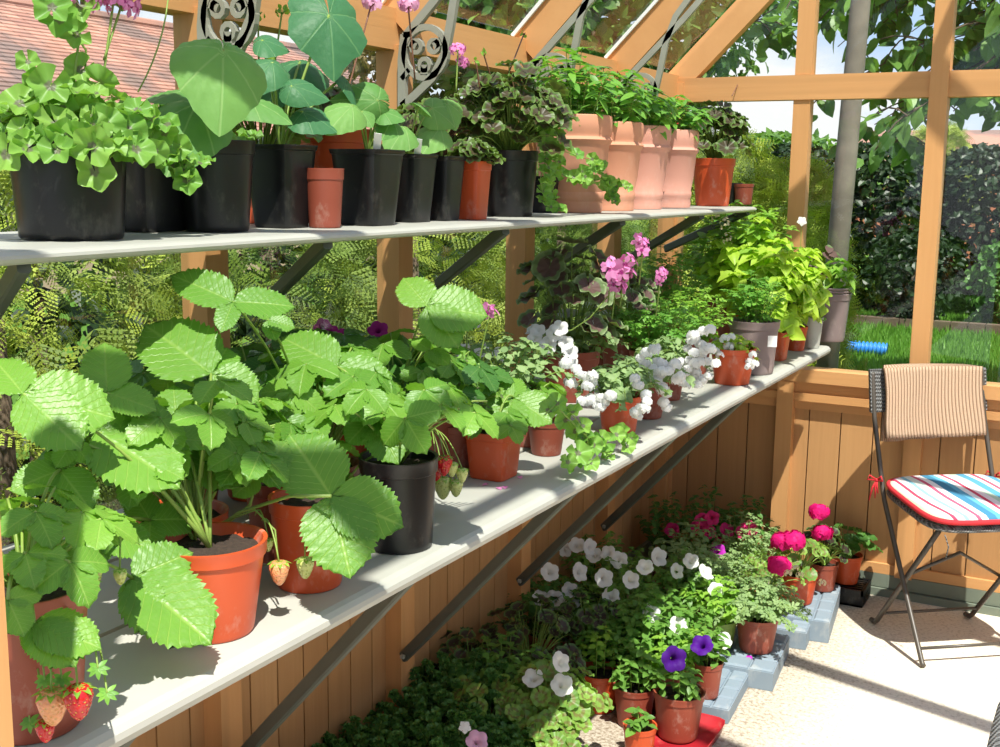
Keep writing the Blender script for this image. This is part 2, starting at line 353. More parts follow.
def T_radial(n,rings,rf,zf,gap=.0,cy=.0):
    """radial blade; angle starts at the notch behind the petiole; rf(t) radius for t in 0..1 round"""
    V=[(0,cy,zf(0,0))];Cc=[(0,0,0,0)]
    for q in range(1,rings+1):
        for k in range(n+1):
            t=k/n;a=-PI/2+gap+t*(2*PI-2*gap);rr=rf(t)*q/rings
            V.append((rr*math.cos(a),rr*math.sin(a)+cy,zf(q/rings,t)));Cc.append((0,q/rings,t,0))
    m=n+1;Fc=[(0,1+k,2+k) for k in range(n)]
    Fc+=[(1+(q-1)*m+k,1+q*m+k,1+q*m+k+1,1+(q-1)*m+k+1) for q in range(1,rings) for k in range(n)]
    return np.array(V,float),Fc,np.array(Cc,float)
LS=keep(T_leaflet());LS2=keep(T_leaflet(7,4));LSB=keep(T_leaflet(15,10,.40,9,.6,.05,-.09,.014))
def ger_r(t): return .5*(1+.10*abs(math.sin(PI*t*7))**.7-.06)
LG=keep(T_radial(28,3,ger_r,lambda q,t:.10*q*q*math.cos(t*2*PI*7/1)*.6+.14*q,.12))
LG2=keep(T_radial(14,2,lambda t:.5*(.94+.1*abs(math.sin(PI*t*7))),lambda q,t:.16*q+.05*q*math.cos(t*14*PI),.15))
def ivy_r(t): s=abs(math.cos(PI*(t*5+.0)));s=abs(math.sin(PI*t*5));return .5*(.84+.22*(1-abs(((t*5)%1)-.5)*2)**1.1)
LI=keep(T_radial(30,3,ivy_r,lambda q,t:.16*q*q+.09*q*q*math.cos(t*10*PI)+.06*q*math.sin(t*4*PI),.2))
def cuc_r(t):
    a=abs((t-.5)*2);g=lambda m,w_:math.exp(-((a-m)/w_)**2)
    xs=[0,.06,.2,.32,.45,.57,.75,.9,1];ys=[.585,.52,.455,.45,.455,.375,.24,.17,.16]
    return float(np.interp(a,xs,ys))+.008*math.sin(t*110)
def cucf_r(t):
    a=abs((t-.5)*2);xs=[0,.07,.18,.33,.42,.55,.66,.8,1];ys=[.585,.50,.44,.50,.52,.42,.46,.38,.30]
    return float(np.interp(a,xs,ys))+.008*math.sin(t*110)
LC=keep(T_radial(72,9,cuc_r,lambda q,t:-.13*q*q+.010*min(1,q*2)*math.sin(t*2*PI*14)*math.sin(q*22)+.02*q*math.cos(t*6*PI),.10))
LCF=keep(T_radial(72,9,cucf_r,lambda q,t:-.11*q*q+.010*min(1,q*2)*math.sin(t*2*PI*14)*math.sin(q*22)+.02*q*math.cos(t*6*PI),.10))
LO=keep(T_simple(.30));LOB=keep(T_simple(.34,6,4,.5,-.35,.42));LN=keep(T_simple(.12,5,2,.3,-.25));LT=keep(T_simple(.32,3,2,.3,-.15))
def T_cut():
    mb=MB();b=T_simple(.26,3,2,.2,-.1,.6)
    for (a,l,o_) in((0,.62,.38),(.75,.5,.2),(-.75,.5,.2),(1.5,.38,.05),(-1.5,.38,.05)):
        mb.put(b,(0,o_,0),(math.sin(a),math.cos(a),.05),(0,0,1),l)
    mb.add([(-.015,0,0),(.015,0,0),(.012,.5,0),(-.012,.5,0)],[(0,1,2,3)],[0,.1,0,0])
    return np.concatenate(mb.v),MBF(mb),np.concatenate(mb.c)
LP=keep(T_cut())
def T_frond():
    mb=MB();b=T_simple(.09,2,2,.1,0,.5)
    for i in range(9):
        u=i/9
        for s in(-1,1):
            l=.42*(1-u)+.06
            d=nrm((s*.75,.65,0));mb.put(b,(0,u*.9,-.12*u*u),d,(0,0,1),l,1.4)
            for k in(.35,.65):
                for s2 in(-1,1): mb.put(b,np.array((0,u*.9,-.12*u*u))+d*l*k,nrm((s*.75+s2*.6,.65+.3*-s2*s*0,0.1)),(0,0,1),l*.45,1.4)
    mb.add([(-.012,0,0),(.012,0,0),(0,1,-.12)],[(0,1,2)],[0,.1,0,0])
    return np.concatenate(mb.v),MBF(mb),np.concatenate(mb.c)
def T_frond2():
    mb=MB();b=keep((np.array([(0,0,0),(.16,.5,.02),(0,1,0),(-.16,.5,.02)]),[(0,1,2,3)],np.array([(0,0,0,0),(0,.5,1,0),(0,1,0,0),(0,.5,1,0)])))
    for i in range(7):
        u=(i+.3)/7
        for s in(-1,1):
            l=.40*(1-u*.8);d=nrm((s*.85,.55,-.1));o=np.array((0,u*.9,-.16*u*u))
            mb.put(b,o,d,(0,0,1),l*.5,.8);
            for k in(.25,.5,.75,1.):
                for s2 in(-1,1): mb.put(b,o+d*l*k*.9,nrm(d+np.array((s2*.5,.25,0))),(0,0,1),l*.26,1.6)
    return np.concatenate(mb.v),MBF(mb),np.concatenate(mb.c)
FR=keep(T_frond2())
def T_petunia():
    n=20;V=[];Cc=[]
    prof=[(.03,-.55,0),(.08,-.25,.1),(.16,-.05,.2),(.34,.04,.6),(.5,0.0,1)]
    for q,(r_,z,g) in enumerate(prof):
        for k in range(n):
            a=2*PI*k/n;lob=1+(.16*abs(math.cos(2.5*a))**.7 -.12)*g
            V.append((r_*lob*math.cos(a),r_*lob*math.sin(a),z+.05*math.cos(5*a)*g+.02*math.sin(3*a)*g));Cc.append((0,g*.9+.1,0,0))
    Fc=[(q*n+k,q*n+(k+1)%n,(q+1)*n+(k+1)%n,(q+1)*n+k) for q in range(4) for k in range(n)]
    return np.array(V,float),Fc,np.array(Cc,float)
FP=keep(T_petunia())
def T_floret(np_=5,w=.42,cup=.25,asym=False):
    mb=MB();b=T_simple(w,3,2,.1,-.15,.62)
    for k in range(np_):
        a=2*PI*k/np_
        l=.5
        if asym: a=[.35,-.35,1.9,3.14,-1.9][k];l=.58 if k<2 else .48
        mb.put(b,(0,0,0),(math.sin(a),math.cos(a),cup),(0,0,1),l)
    return np.concatenate(mb.v),MBF(mb),np.concatenate(mb.c)
FF=keep(T_floret());FF2=keep(T_floret(5,.30,.12,True));FF4=FF
# ---------------------------------------------------------------- pots
def pot(t,c,D,H,mat,sq=False,rim=.16,taper=.76,fill=.86,collar=False,soil=True,name='pot'):
    c=np.array(c,float);r=D/2;mb=MB();n=48 if sq else 36
    fn=(lambda a:1/(abs(math.cos(a))**7+abs(math.sin(a))**7)**(1/7)) if sq else None
    if sq: r=r*.98
    b=r*taper;zr=H*(1-rim)
    w=.0022 if mat is not M['tc'] and mat is not M['tc2'] else .009
    if collar:   # thrown terracotta with rolled bands
        pf=[(b*.9,0),(b,.0),(b*1.02,.012),(b*1.0,.028),(b*1.045,.034),(b*1.045,.046),(b*1.01,.052)]
        zz=H-.075;rr=lambda z:b+(r*.93-b)*(z/zz)
        pf+=[(rr(.09)*1.0,.09),(rr(zz),zz),(rr(zz)+.004,zz+.006),(rr(zz)+.009,zz+.014),(rr(zz)+.003,zz+.022),(rr(zz)+.003,zz+.03),(r,zz+.038),(r*1.0,H-.012),(r*.985,H-.002),(r*.95,H)]
    else:
        k=r*.945
        pf=[(b*.93,.004),(b*.97,0),(b,.003),(b+(k-b)*.06,H*.06),(b+(k-b)*.985,zr*.985),(k,zr),(r*.985,zr+.0015),(r*.99,zr+.004),(r,H-.004),(r*1.012,H-.002),(r*1.01,H)]
    zs=H*fill;rs=r*.90-w
    pf+=[(r*.97-w,H-.001),(rs+.002,zs+.006),(rs*.985,zs-.004),(rs*.96,zs-.008)]
    mb.lathe(pf[:-1]+[(rs*.9,zs-.01)],c,n,fn)
    p=mb.build(name,mat,t,True)
    try: p.data.set_sharp_from_angle(angle=.6)
    except Exception: pass
    if soil:
        ms=MB();V=[(c[0],c[1],c[2]+zs+.003)];
        for q in range(1,5):
            for k in range(n):
                a=2*PI*k/n;g=(fn(a) if fn else 1)*(rs+.001)*q/4;V.append((c[0]+g*math.cos(a),c[1]+g*math.sin(a),c[2]+zs+R.uniform(-.002,.003)))
        Fc=[(0,1+k,1+(k+1)%n) for k in range(n)]+[(1+q*n+k,1+(q+1)*n+k,1+(q+1)*n+(k+1)%n,1+q*n+(k+1)%n) for q in range(3) for k in range(n)]
        ms.add(V,Fc);ms.build('soil',M['soil'],t,True)
    return c+np.array((0,0,zs))
SUNW=nrm((.34,-.4,1.0))
def rnd3(): return np.array([R.gauss(0,1),R.gauss(0,1),R.gauss(0,1)])
def curve(a,b,bow=(0,0,.02),n=6):
    a=np.asarray(a,float);b=np.asarray(b,float);bow=np.asarray(bow,float)
    return [a+(b-a)*i/n+bow*4*(i/n)*(1-i/n) for i in range(n+1)]
# ---------------------------------------------------------------- foliage
def petiolate(t,c,n,Rr,H,size,tm,mat,smat,upw=.7,droop=0,zmin=.25,srad=.0016,inner=.35,name='foliage'):
    """leaves each on its own stalk from the crown c, over a dome Rr wide and H high"""
    lf=MB();st=MB();c=np.asarray(c,float)
    for i in range(n):
        a=i*2.39996+R.uniform(-.4,.4);q=math.sqrt((i+.5)/n)*(1-inner)+inner*R.random();
        z=H*(zmin+(1-zmin)*math.sqrt(max(0,1-q*q*.9)))*(R.uniform(.72,1.08) if i%3 else R.uniform(.3,.8))-droop*q*q
        p=c+np.array((Rr*q*math.cos(a),Rr*q*math.sin(a),z));out=np.array((math.cos(a),math.sin(a),0))
        st.tube(curve(c+out*.008,p,(0,0,.18*H*q),5),[srad*1.2,srad*1.1,srad,srad,srad*.8,srad*.8],5)
        nor=nrm(out*q*.8+np.array((0,0,upw))+SUNW*.25+rnd3()*.17);s=size*R.uniform(.68,1.12)*(1.05-.25*q*0)
        lf.put(tm,p,out+np.array((0,0,-.15))+rnd3()*.25,nor,s)
    lf.build(name,mat,t,True);st.build('stem',smat,t,True)
def trifoliate(lf,p,out,nor,s,tm=None,tint=None):
    tm=tm or LS2;nor=nrm(nor);h=nrm(out-nor*np.dot(out,nor));x=np.cross(h,nor);tint=R.random() if tint is None else tint
    for a in(0,1.35,-1.35):
        d=h*math.cos(a)+x*math.sin(a);n2=nrm(nor+d*.22)
        lf.put(tm,np.asarray(p)+d*s*.04,d-nor*.12,n2,s*(1 if a==0 else .92),1.0,tint+R.uniform(-.06,.06))
def strawberry(t,c,n,Rr,H,size,mat='straw',tm=None,side=None):
    lf=MB();st=MB();c=np.asarray(c,float)
    for i in range(n):
        a=i*2.39996+R.uniform(-.3,.3);q=.25+.75*math.sqrt((i+.5)/n)
        if side is not None: a=side+(a%(2*PI)-PI)*.55
        z=H*(.35+.65*math.sqrt(1-.85*q*q))*R.uniform(.75,1.1)
        p=c+np.array((Rr*q*math.cos(a),Rr*q*math.sin(a),z));out=np.array((math.cos(a),math.sin(a),-.2))
        st.tube(curve(c,p,(0,0,.15*H),6),[.0022]*3+[.0017]*4,5)
        trifoliate(lf,p,out,out*q*.5+np.array((0,0,.8))+SUNW*.3+rnd3()*.2,size*R.uniform(.75,1.1),tm)
    lf.build('foliage',M[mat],t,True);st.build('stem',M['stemg'],t,True)
def stemmed(t,c,ns,Rr,H,size,tm,mat,smat='stemg',nodes=7,lean=.6,pot_r=.04,tiph=1,ws=1,face=0,srad=.0013,updir=.35,jit=.25,droop=0.,low=.12,name='foliage'):
    lf=MB();st=MB();c=np.asarray(c,float);tips=[]
    for i in range(ns):
        a=i*2.39996+R.uniform(-.3,.3);q=math.sqrt((i+.5)/ns)
        b0=c+np.array((pot_r*q*math.cos(a),pot_r*q*math.sin(a),0))
        h=H*(1-.45*q*q)*R.uniform(.75,1.05)
        tip=c+np.array((Rr*q*math.cos(a),Rr*q*math.sin(a),h-droop*q*q))
        pts=curve(b0,tip,np.array((0,0,.12*h+droop*.5*q)),8);st.tube(pts,[srad*1.3]*5+[srad*.8]*4,5)
        tips.append((tip,nrm(pts[-1]-pts[-2])))
        for k in range(nodes):
            u=low+(1-low)*(k+.5)/nodes;f=u*8;j=min(7,int(f));p=pts[j]+(pts[j+1]-pts[j])*(f-j);d=nrm(pts[j+1]-pts[j])
            x=nrm(np.cross(d,(math.sin(k*1.57+i),math.cos(k*1.57+i),.1)))
            for s in(-1,1):
                out=x*s+d*updir+rnd3()*jit;nor=nrm(np.array((0,0,.7))+d*.5+SUNW*.3+rnd3()*jit)
                lf.put(tm,p,out,nor,size*R.uniform(.7,1.1)*(1-.25*abs(u-.55)),ws)
        for k in range(5):
            a2=k*1.256+i;out=np.array((math.cos(a2),math.sin(a2),.6));lf.put(tm,tip,out,(0,0,1)+rnd3()*.2,size*.5*R.uniform(.7,1.1),ws)
    lf.build(name,M[mat],t,True);st.build('stem',M[smat],t,True);return tips
def flower(t,p,nor,size,mat,tm=None,name='flower',stalk=None,smat='stemg'):
    mb=MB();mb.put(tm if tm is not None else FP,p,nrm(np.cross(nor,(.3,.9,.2))),nor,size);f=mb.build(name,M[mat],t,True)
    if stalk is not None:
        s=MB();s.tube(curve(stalk,np.asarray(p)-nrm(nor)*size*.3,nrm(rnd3())*.004,5),.0011,5);s.build('flower_stalk',M[smat],t,True)
    return f
def head(t,p,r,n,fs,mat,tm=None,name='flower_head',squash=.75,stalk=None,smat='stemg',axis=(0,0,1)):
    mb=MB();p=np.asarray(p,float);tm=tm if tm is not None else FF
    for i in range(n):
        z=1-1.55*(i+.5)/n;a=i*2.39996;q=math.sqrt(max(0,1-z*z));d=np.array((q*math.cos(a),q*math.sin(a),z*squash));d2=nrm(d+rnd3()*.15)
        mb.put(tm,p+d*r*R.uniform(.85,1.05),rnd3(),d2,fs*R.uniform(.85,1.1))
    f=mb.build(name,M[mat],t,True)
    if stalk is not None:
        s=MB();s.tube(curve(stalk,p,(0,0,0.0),6),.0018,5)
        for i in range(7):
            a=i*.9;s.tube([p-np.array((0,0,r*.4)),p+np.array((math.cos(a)*r*.6,math.sin(a)*r*.6,r*.3))],.0008,4)
        s.build('flower_stalk',M[smat],t,True)
    return f
def berry(t,p,size,mat,stalk=None):
    p=np.asarray(p,float);mb=MB();pf=[(.0,-1),(.10,-.97),(.24,-.82),(.38,-.5),(.46,-.2),(.43,.02),(.28,.12),(.0,.12)]
    pf=[(max(1e-6,a*size),b*size) for a,b in pf];mb.lathe(pf,p,20)
    b=mb.build('strawberry',M[mat],t,True)
    cb=MB()
    for k in range(8):
        a=k*PI/4;cb.put(LN,p+np.array((0,0,.12*size)),(math.cos(a),math.sin(a),-.15 if k%2 else .3),(0,0,1),size*.6,1.6)
    cb.build('calyx',M['mint'],b,True)
    if stalk is not None:
        s=MB();s.tube(curve(stalk,p+np.array((0,0,.12*size)),(0,0,.02),8),.0011,5);s.build('fruit_stalk',M['stemg'],t,True)
def plabel(t,p,h=.07,w=.016,lean=(.02,-.02)):
    mb=MB();p=np.asarray(p,float);mb.obox(p,p+np.array((lean[0],lean[1],h)),w,.0012,up=(RT[0],RT[1],.0) if 0 else (-.5,.9,0));mb.build('plant_label',M['label'],t)
# ================================================================ GREENHOUSE
D=4.134;PY=[.366+.637*k for k in range(6)]+[D-.03]   # left wall posts
XS=[.024,.478,.924,1.37,1.816,2.262,2.66]           # end wall posts
W=2.684;EZ=1.815;RX=1.342;RZ=EZ+RX
Y0=.34
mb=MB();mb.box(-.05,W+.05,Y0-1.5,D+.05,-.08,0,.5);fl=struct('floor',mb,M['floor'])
def planks(name,ax,fix,a,b,z0,z1,w,th,inn):
    mb=MB();k=a
    while k<b-1e-4:
        e=min(b,k+w);g=.0022
        if ax=='y':  mb.box(fix-th,fix,k+g,e-g,z0,z1) if inn>0 else mb.box(fix,fix+th,k+g,e-g,z0,z1)
        else: mb.box(k+g,e-g,fix,fix+th,z0,z1)
        k=e
    if ax=='y':
        mb.box(fix-th-.004,fix-th,a,b,z0,z1,.9) if inn>0 else mb.box(fix+th,fix+th+.004,a,b,z0,z1,.9)
    else: mb.box(a,b,fix+th,fix+th+.004,z0,z1,.9)
    return struct(name,mb,M['plank'])
planks('wall_left','y',0,Y0,D,.09,.74,.088,.02,1)
planks('wall_end','x',D,0,W,.09,.72,.112,.02,1)
planks('wall_right','y',W,Y0,D,.09,.74,.088,.02,-1)
# plinths and rails
mb=MB();mb.box(-.03,.015,Y0,D,0,.09,.4);mb.box(W-.015,W+.03,Y0,D,0,.09,.4);struct('baseboard_left',mb,M['basegreen'])
mb=MB();mb.box(0,W,D-.03,D+.02,0,.028,.4);mb.box(0,W,D-.018,D+.02,.031,.078,.4);struct('baseboard_end',mb,M['basegreen'])
tn=[0]
def trim(mb,mat): tn[0]+=1; return struct('trim_%d'%tn[0],mb,mat)
mb=MB();mb.box(0,W,D-.016,D-.001,.079,.115,.3);mb.box(0,W,D-.03,D+.03,.672,.70,.6);mb.box(0,W,D-.012,D+.0,.64,.672,.2);trim(mb,M['wx'])
mb=MB();mb.box(0,W,D-.042,D+.05,.742,.787,.15);mb.box(0,W,D-.018,D+.02,.70,.742,.5);trim(mb,M['wx'])    # end sill
mb=MB();mb.box(-.05,.045,Y0,D-.045,.74,.785,.3);trim(mb,M['wy'])
mb=MB();mb.box(W-.045,W+.05,Y0,D-.045,.74,.785,.3);trim(mb,M['wy'])
for i,y in enumerate(PY):
    mb=MB();mb.box(-.02,.045,y-.03,y+.03,.0,.74,.5+.3*(i%2));mb.box(-.02,.04,y-.03,y+.03,.785,1.735,R.random());trim(mb,M['wz'])
    mb=MB();mb.box(W-.045,W+.02,y-.03,y+.03,.0,1.735);trim(mb,M['wz'])
for i,x in enumerate(XS):
    mb=MB();mb.box(x-.029,x+.029,D-.04,D+.02,.08,.74,R.random()*.5)
    zt=EZ+(x if x<RX else W-x)-.05
    if i%2==1: mb.box(x-.029,x+.029,D-.03,D+.02,.787,1.724,.3);mb.box(x-.029,x+.029,D-.03,D+.02,1.806,zt,.2)
    else: mb.box(x-.029,x+.029,D-.045,D+.02,.787,zt,.25)
    trim(mb,M['wz'])
mb=MB();mb.box(.0,W,D-.036,D+.02,1.722,1.805,.1);trim(mb,M['wx'])
mb=MB();mb.box(-.03,.03,Y0,D-.03,1.725,EZ,.1);trim(mb,M['wy'])
mb=MB();mb.box(W-.03,W+.03,Y0,D-.03,1.725,EZ,.1);trim(mb,M['wy'])
mb=MB();mb.box(RX-.015,RX+.015,Y0,D,RZ-.06,RZ+.0,.3);trim(mb,M['wy'])
nv=nrm((-1,0,1))
for i,y in enumerate(PY[:-1]+[D-.01]):
    for s in(0,1):
        mb=MB();a=np.array((.0,y,EZ+.0));b=np.array((RX,y,RZ))
        if s: a[0]=W;
        off=np.array((-.707 if not s else .707,0,.707))*(-.030)
        mb.obox(a+off,b+off,.046,.088,up=(0,1,0) if 0 else nrm((-1 if not s else 1,0,1)),r=.1+.2*(i%3));trim(mb,M['wr'])
        if i<6:
            mb=MB();off2=np.array((-.707 if not s else .707,0,.707))*(.014)
            mb.obox(a+off2+(0,-.028,0),b+off2+(0,-.028,0),.008,.01,up=nrm((-1 if not s else 1,0,1)),r=.5);trim(mb,M['label'])
# glass
wn=[0]
def win(V,th=(0,.004,0)):
    wn[0]+=1;mb=MB();V=np.array(V,float);W2=np.concatenate([V,V+np.array(th)])
    mb.add(W2,[(0,1,2,3),(7,6,5,4),(0,4,5,1),(1,5,6,2),(2,6,7,3),(3,7,4,0)]);struct('window_%d'%wn[0],mb,M['glass'])
for i in range(len(PY)-1):
    a,b=PY[i]+.028,PY[i+1]-.028
    win([(0,a,.78),(0,b,.78),(0,b,1.73),(0,a,1.73)],(-.004,0,0));win([(W,a,.78),(W,b,.78),(W,b,1.73),(W,a,1.73)],(.004,0,0))
    a,b=PY[i]+.02,PY[i+1]-.02;q=.02
    win([(-q+.02,a,EZ+.02),(-q+.02,b,EZ+.02),(RX-q+.02,b,RZ+.02),(RX-q+.02,a,RZ+.02)],(-.003,0,.003))
    win([(W,a,EZ+.02),(W,b,EZ+.02),(RX,b,RZ+.02),(RX,a,RZ+.02)],(.003,0,.003))
for i in range(len(XS)-1):
    a,b=XS[i]+.028,XS[i+1]-.028;f=lambda x:EZ+(x if x<RX else W-x)-.06
    win([(a,D,.78),(b,D,.78),(b,D,1.725),(a,D,1.725)]);win([(a,D,1.8),(b,D,1.8),(b,D,max(1.801,f(b))),(a,D,max(1.801,f(a)))])
# door jamb by the camera
pj=at(0,562,'y',.46);pk=at(8,650,'y',.46);mb=MB();xr=at(8.5,655,'y',.50)[0];mb.box(xr-.055,xr,.46,.50,0,pj[2]+.9,.2)
o=struct('door_1',mb,M['wz'])
# spandrel brackets
def spandrel(y,lab):
    t=thing('spandrel_bracket',(0.045,y,1.72),lab,'bracket','cast brackets under the rafters')
    def prism(mb,loop,h=.012,close=True,w=.012):
        pass
    mb=MB()
    def strip(pts,w,closed=False):
        P=[np.array((p[0],p[1])) for p in pts];m=len(P);V=[];
        for i,p in enumerate(P):
            a=P[i-1] if (i>0 or closed) else P[0];b=P[(i+1)%m] if (i<m-1 or closed) else P[-1]
            d=b-a;d=d/(np.linalg.norm(d)+1e-9);nn=np.array((-d[1],d[0]))
            for (s,dy) in((-1,-.006),(1,-.006),(1,.006),(-1,.006)):
                q=p+nn*s*w/2;V.append((q[0],y+dy,q[1]))
        rg=range(m) if closed else range(m-1)
        Fc=[(i*4+k,i*4+(k+1)%4,((i+1)%m)*4+(k+1)%4,((i+1)%m)*4+k) for i in rg for k in range(4)]
        if not closed: Fc+=[(3,2,1,0),tuple((m-1)*4+k for k in range(4))]
        mb.add(V,Fc)
    strip([(.055,1.60),(.055,1.70),(.062,1.755)],.02);strip([(.062,1.75),(.12,1.805),(.25,1.93),(.42,2.11)],.018)
    strip([(.055,1.60),(.09,1.625),(.135,1.66),(.165,1.71),(.178,1.77),(.195,1.86),(.225,1.94),(.28,2.01),(.35,2.06),(.41,2.10)],.018)
    cc=(.115,1.715);strip([(cc[0]+.054*math.cos(a*PI/12),cc[1]+.054*math.sin(a*PI/12)) for a in range(24)],.014,True)
    for k in range(3):
        a=.5+k*2*PI/3;q=(cc[0]+.048*math.cos(a),cc[1]+.048*math.sin(a))
        strip([q,(cc[0]+.026*math.cos(a),cc[1]+.026*math.sin(a))],.018)
        strip([(cc[0]+.026*math.cos(a)+.013*math.cos(b*PI/5),cc[1]+.026*math.sin(a)+.013*math.sin(b*PI/5)) for b in range(10)],.010,True)
    strip([(.055,1.66),(.075,1.68)],.012);strip([(.06,1.755),(.078,1.755)],.012)
    mb.build('tracery',M['iron'],t)
for k,(y,l) in enumerate(zip([1.64,2.277,2.914,3.551],['cast grey bracket with tracery ring behind the big round cucumber leaf','cast grey bracket with tracery ring above the bronze geranium pots, second from the left','cast grey bracket above the first pink terracotta pot','cast grey bracket half hidden by herbs, farthest along the wall'])):
    spandrel(y-.035,l)
# ---------------------------------------------------------------- shelves
SZ=.89;UZ=1.36
t=thing('staging_shelf',(.35,.6,SZ),'long lower aluminium staging shelf carrying strawberries and white flowers','shelf')
def slat(x0,x1,z,y0,y1,nose,t,k_=1):
    mb=MB();th=.022*k_
    if nose: pr=[(x0,-th),(x0,0),(x1-.014,0),(x1-.006,-.003),(x1-.001,-.009),(x1,-.016),(x1-.003,-.024),(x1-.010,-.029),(x1-.02,-.030),(x1-.02,-.024)]
    else: pr=[(x0,-th),(x0,0),(x1,0),(x1,-th)]
    if nose: pr=[(a_,b_*k_ if b_ not in(-th,) else b_) for a_,b_ in pr]
    V=[(x,y,z+q) for y in(y0,y1) for x,q in pr];n=len(pr)
    mb.add(V,[(i,(i+1)%n,n+(i+1)%n,n+i) for i in range(n)]+[tuple(range(n))[::-1],tuple(range(n,2*n))]);return mb.build('slat',M['alu'],t)
slat(.455,.647,SZ,.56,4.01,True,t);slat(.255,.445,SZ,.56,4.01,False,t);slat(.06,.245,SZ,.56,4.01,False,t)
for bt,tp in [(( .05,1.62),( .602,1.43)),((.05,2.247),(.6,2.032)),((.05,2.86),(.598,2.602)),((.05,3.471),(.604,3.179)),((.05,1.0),(.602,.86))]:
    mb=MB();mb.obox((.052,bt[1],.295),(.606,tp[1],.862),.016,.026,up=(0,0,1),bev=.003);b=mb.build('brace',M['brace'],t)
    mb=MB();mb.lathe([(.006,0),(.006,.008),(1e-5,.009)],(.058,bt[1]-.02,.305),10,ax=(1,0,0));mb.build('bolt',M['iron'],b)
for y in(1.0,2.1,3.2): 
    mb=MB();mb.box(.42,.48,y,y+.05,SZ-.034,SZ-.023,.5);mb.build('clip',M['alu'],t)
t=thing('display_shelf',(.2,.6,UZ),'narrow upper aluminium shelf carrying black pots and pink terracotta pots','shelf')
slat(.235,.42,UZ,.56,3.82,True,t,.55);slat(.06,.225,UZ,.56,3.82,False,t,.55)
for k in range(6):
    yb=1.155+.66*k-.03*k;yb=[1.1,1.74,2.40,3.02,3.66,1.1][k];yt=[.92,1.50,2.10,2.72,3.33,.92][k]
    if k==5: continue
    mb=MB();mb.obox((.052,yb,1.19),(.395,yt,1.345),.016,.026,bev=.003);mb.build('brace',M['brace'],t)
mb=MB();mb.obox((.052,3.97,1.20),(.395,3.80,1.345),.016,.026,bev=.003);mb.build('brace',M['brace'],t)
#SPLIT
# ================================================================ UPPER SHELF
def upos(px,x): return np.array((x,at(px,230,'x',x)[1],UZ+.001))
def PT(name,c,label,cat,group=None): return thing(name,c,label,cat,group)
TS='potted trailing plants on the upper shelf'
# ivy geranium in the big black pot
c=upos(66,.27);c[1]+=.01
t=PT('potted_ivy_geranium',c,'ivy geranium with purple-blotched leaves and tall mauve-pink blooms in big round black pot','potted plant')
cr=pot(t,c,.158,.143,M['bl'],taper=.84)
lf=MB();st=MB()
for i in range(120):
    a=i*2.4;q=math.sqrt((i+.5)/120);Rr=.115;z=.075*(1-.7*q*q)*R.uniform(.4,1.25)+.0;p=cr+np.array((Rr*q*math.cos(a),Rr*1.05*q*math.sin(a),z-.035*q**3))
    out=np.array((math.cos(a),math.sin(a),0));lf.put(LI,p,out+rnd3()*.3,out*q*.9+np.array((.2,-.2,.75))+rnd3()*.5,R.uniform(.024,.056))
    st.tube(curve(cr+out*.01,p,(0,0,.02),4),.0012,4)
def trail(lf,st,pts,tm,s0,s1,n,rad=.0014):
    P=[np.asarray(p,float) for p in pts];m=len(P)-1;fine=[]
    for i in range(m):
        for k in range(5): fine.append(P[i]+(P[i+1]-P[i])*k/5)
    fine.append(P[-1]);st.tube(fine,rad,5)
    for i in range(n):
        u=(i+1)/n*m;j=min(m-1,int(u));p=P[j]+(P[j+1]-P[j])*(u-j)
        out=nrm(rnd3());out[2]*=.4;lf.put(tm,p+out*.012,out,np.array((.5,-.55,.5))+rnd3()*.35,s0+(s1-s0)*i/n)
tr=[(100,128),(130,148),(165,158),(205,163)];Yt=c[1]-.04
trail(lf,st,[at(x,y,'x',.36) for x,y in tr],LI,.04,.026,14)
trail(lf,st,[at(x,y,'x',.355) for x,y in[(130,110),(160,125),(180,165),(188,180)]],LI,.04,.034,12)
lf.put(LI,at(95,172,'x',.365),(0,.3,-1),(.75,-.55,.1),.05);lf.put(LI,at(186,180,'x',.365),(0,.2,-1),(.75,-.55,.15),.042);st.tube([at(118,150,'x',.36),at(96,170,'x',.362)],.0013,5)
for (x,y,s) in((76,35,.042),(60,20,.05),(80,70,.045),(28,62,.032),(80,5,.05),(52,8,.05)): lf.put(LI,at(x,y,'x',.27),rnd3(),(.6,-.6,.3),s)
st.tube([at(85,80,'x',.27),at(86,50,'x',.27),at(72,30,'x',.27),at(60,8,'x',.27)],.0016,5)
lf.build('foliage',M['ivy'],t,True);st.build('stem',M['stemg'],t,True)
for (x,y,sx,sy) in((84,-4,74,82),(114,-2,103,80),(122,4,104,60)):
    head(t,at(x,y,'x',.27),.024,9,.030,'pink',FF2,stalk=at(sx,sy,'x',.27))
for x0,y0,x1,y1 in((168,0,138,92),):
    s=MB();s.tube(curve(at(x1,y1,'x',.27),at(x0,y0,'x',.27),(0,.01,0),6),.0012,5);s.tube([at(x0,y0,'x',.27),at(x0-5,y0-10,'x',.27)],.001,4);s.tube([at(x0,y0,'x',.27),at(x0+6,y0-9,'x',.27)],.001,4);s.build('flower_stalk',M['stemg'],t,True)
# black pot behind
c=upos(147,.19)
t=PT('potted_ivy_geranium',c,'smaller pale green ivy geranium in square black pot behind the big round one','potted plant')
cr=pot(t,c,.125,.13,M['bl'],sq=True)
petiolate(t,cr,55,.08,.075,.036,LI,M['ivy'],M['stemg'],droop=.02);plabel(t,at(180,150,'x',.25),.04)
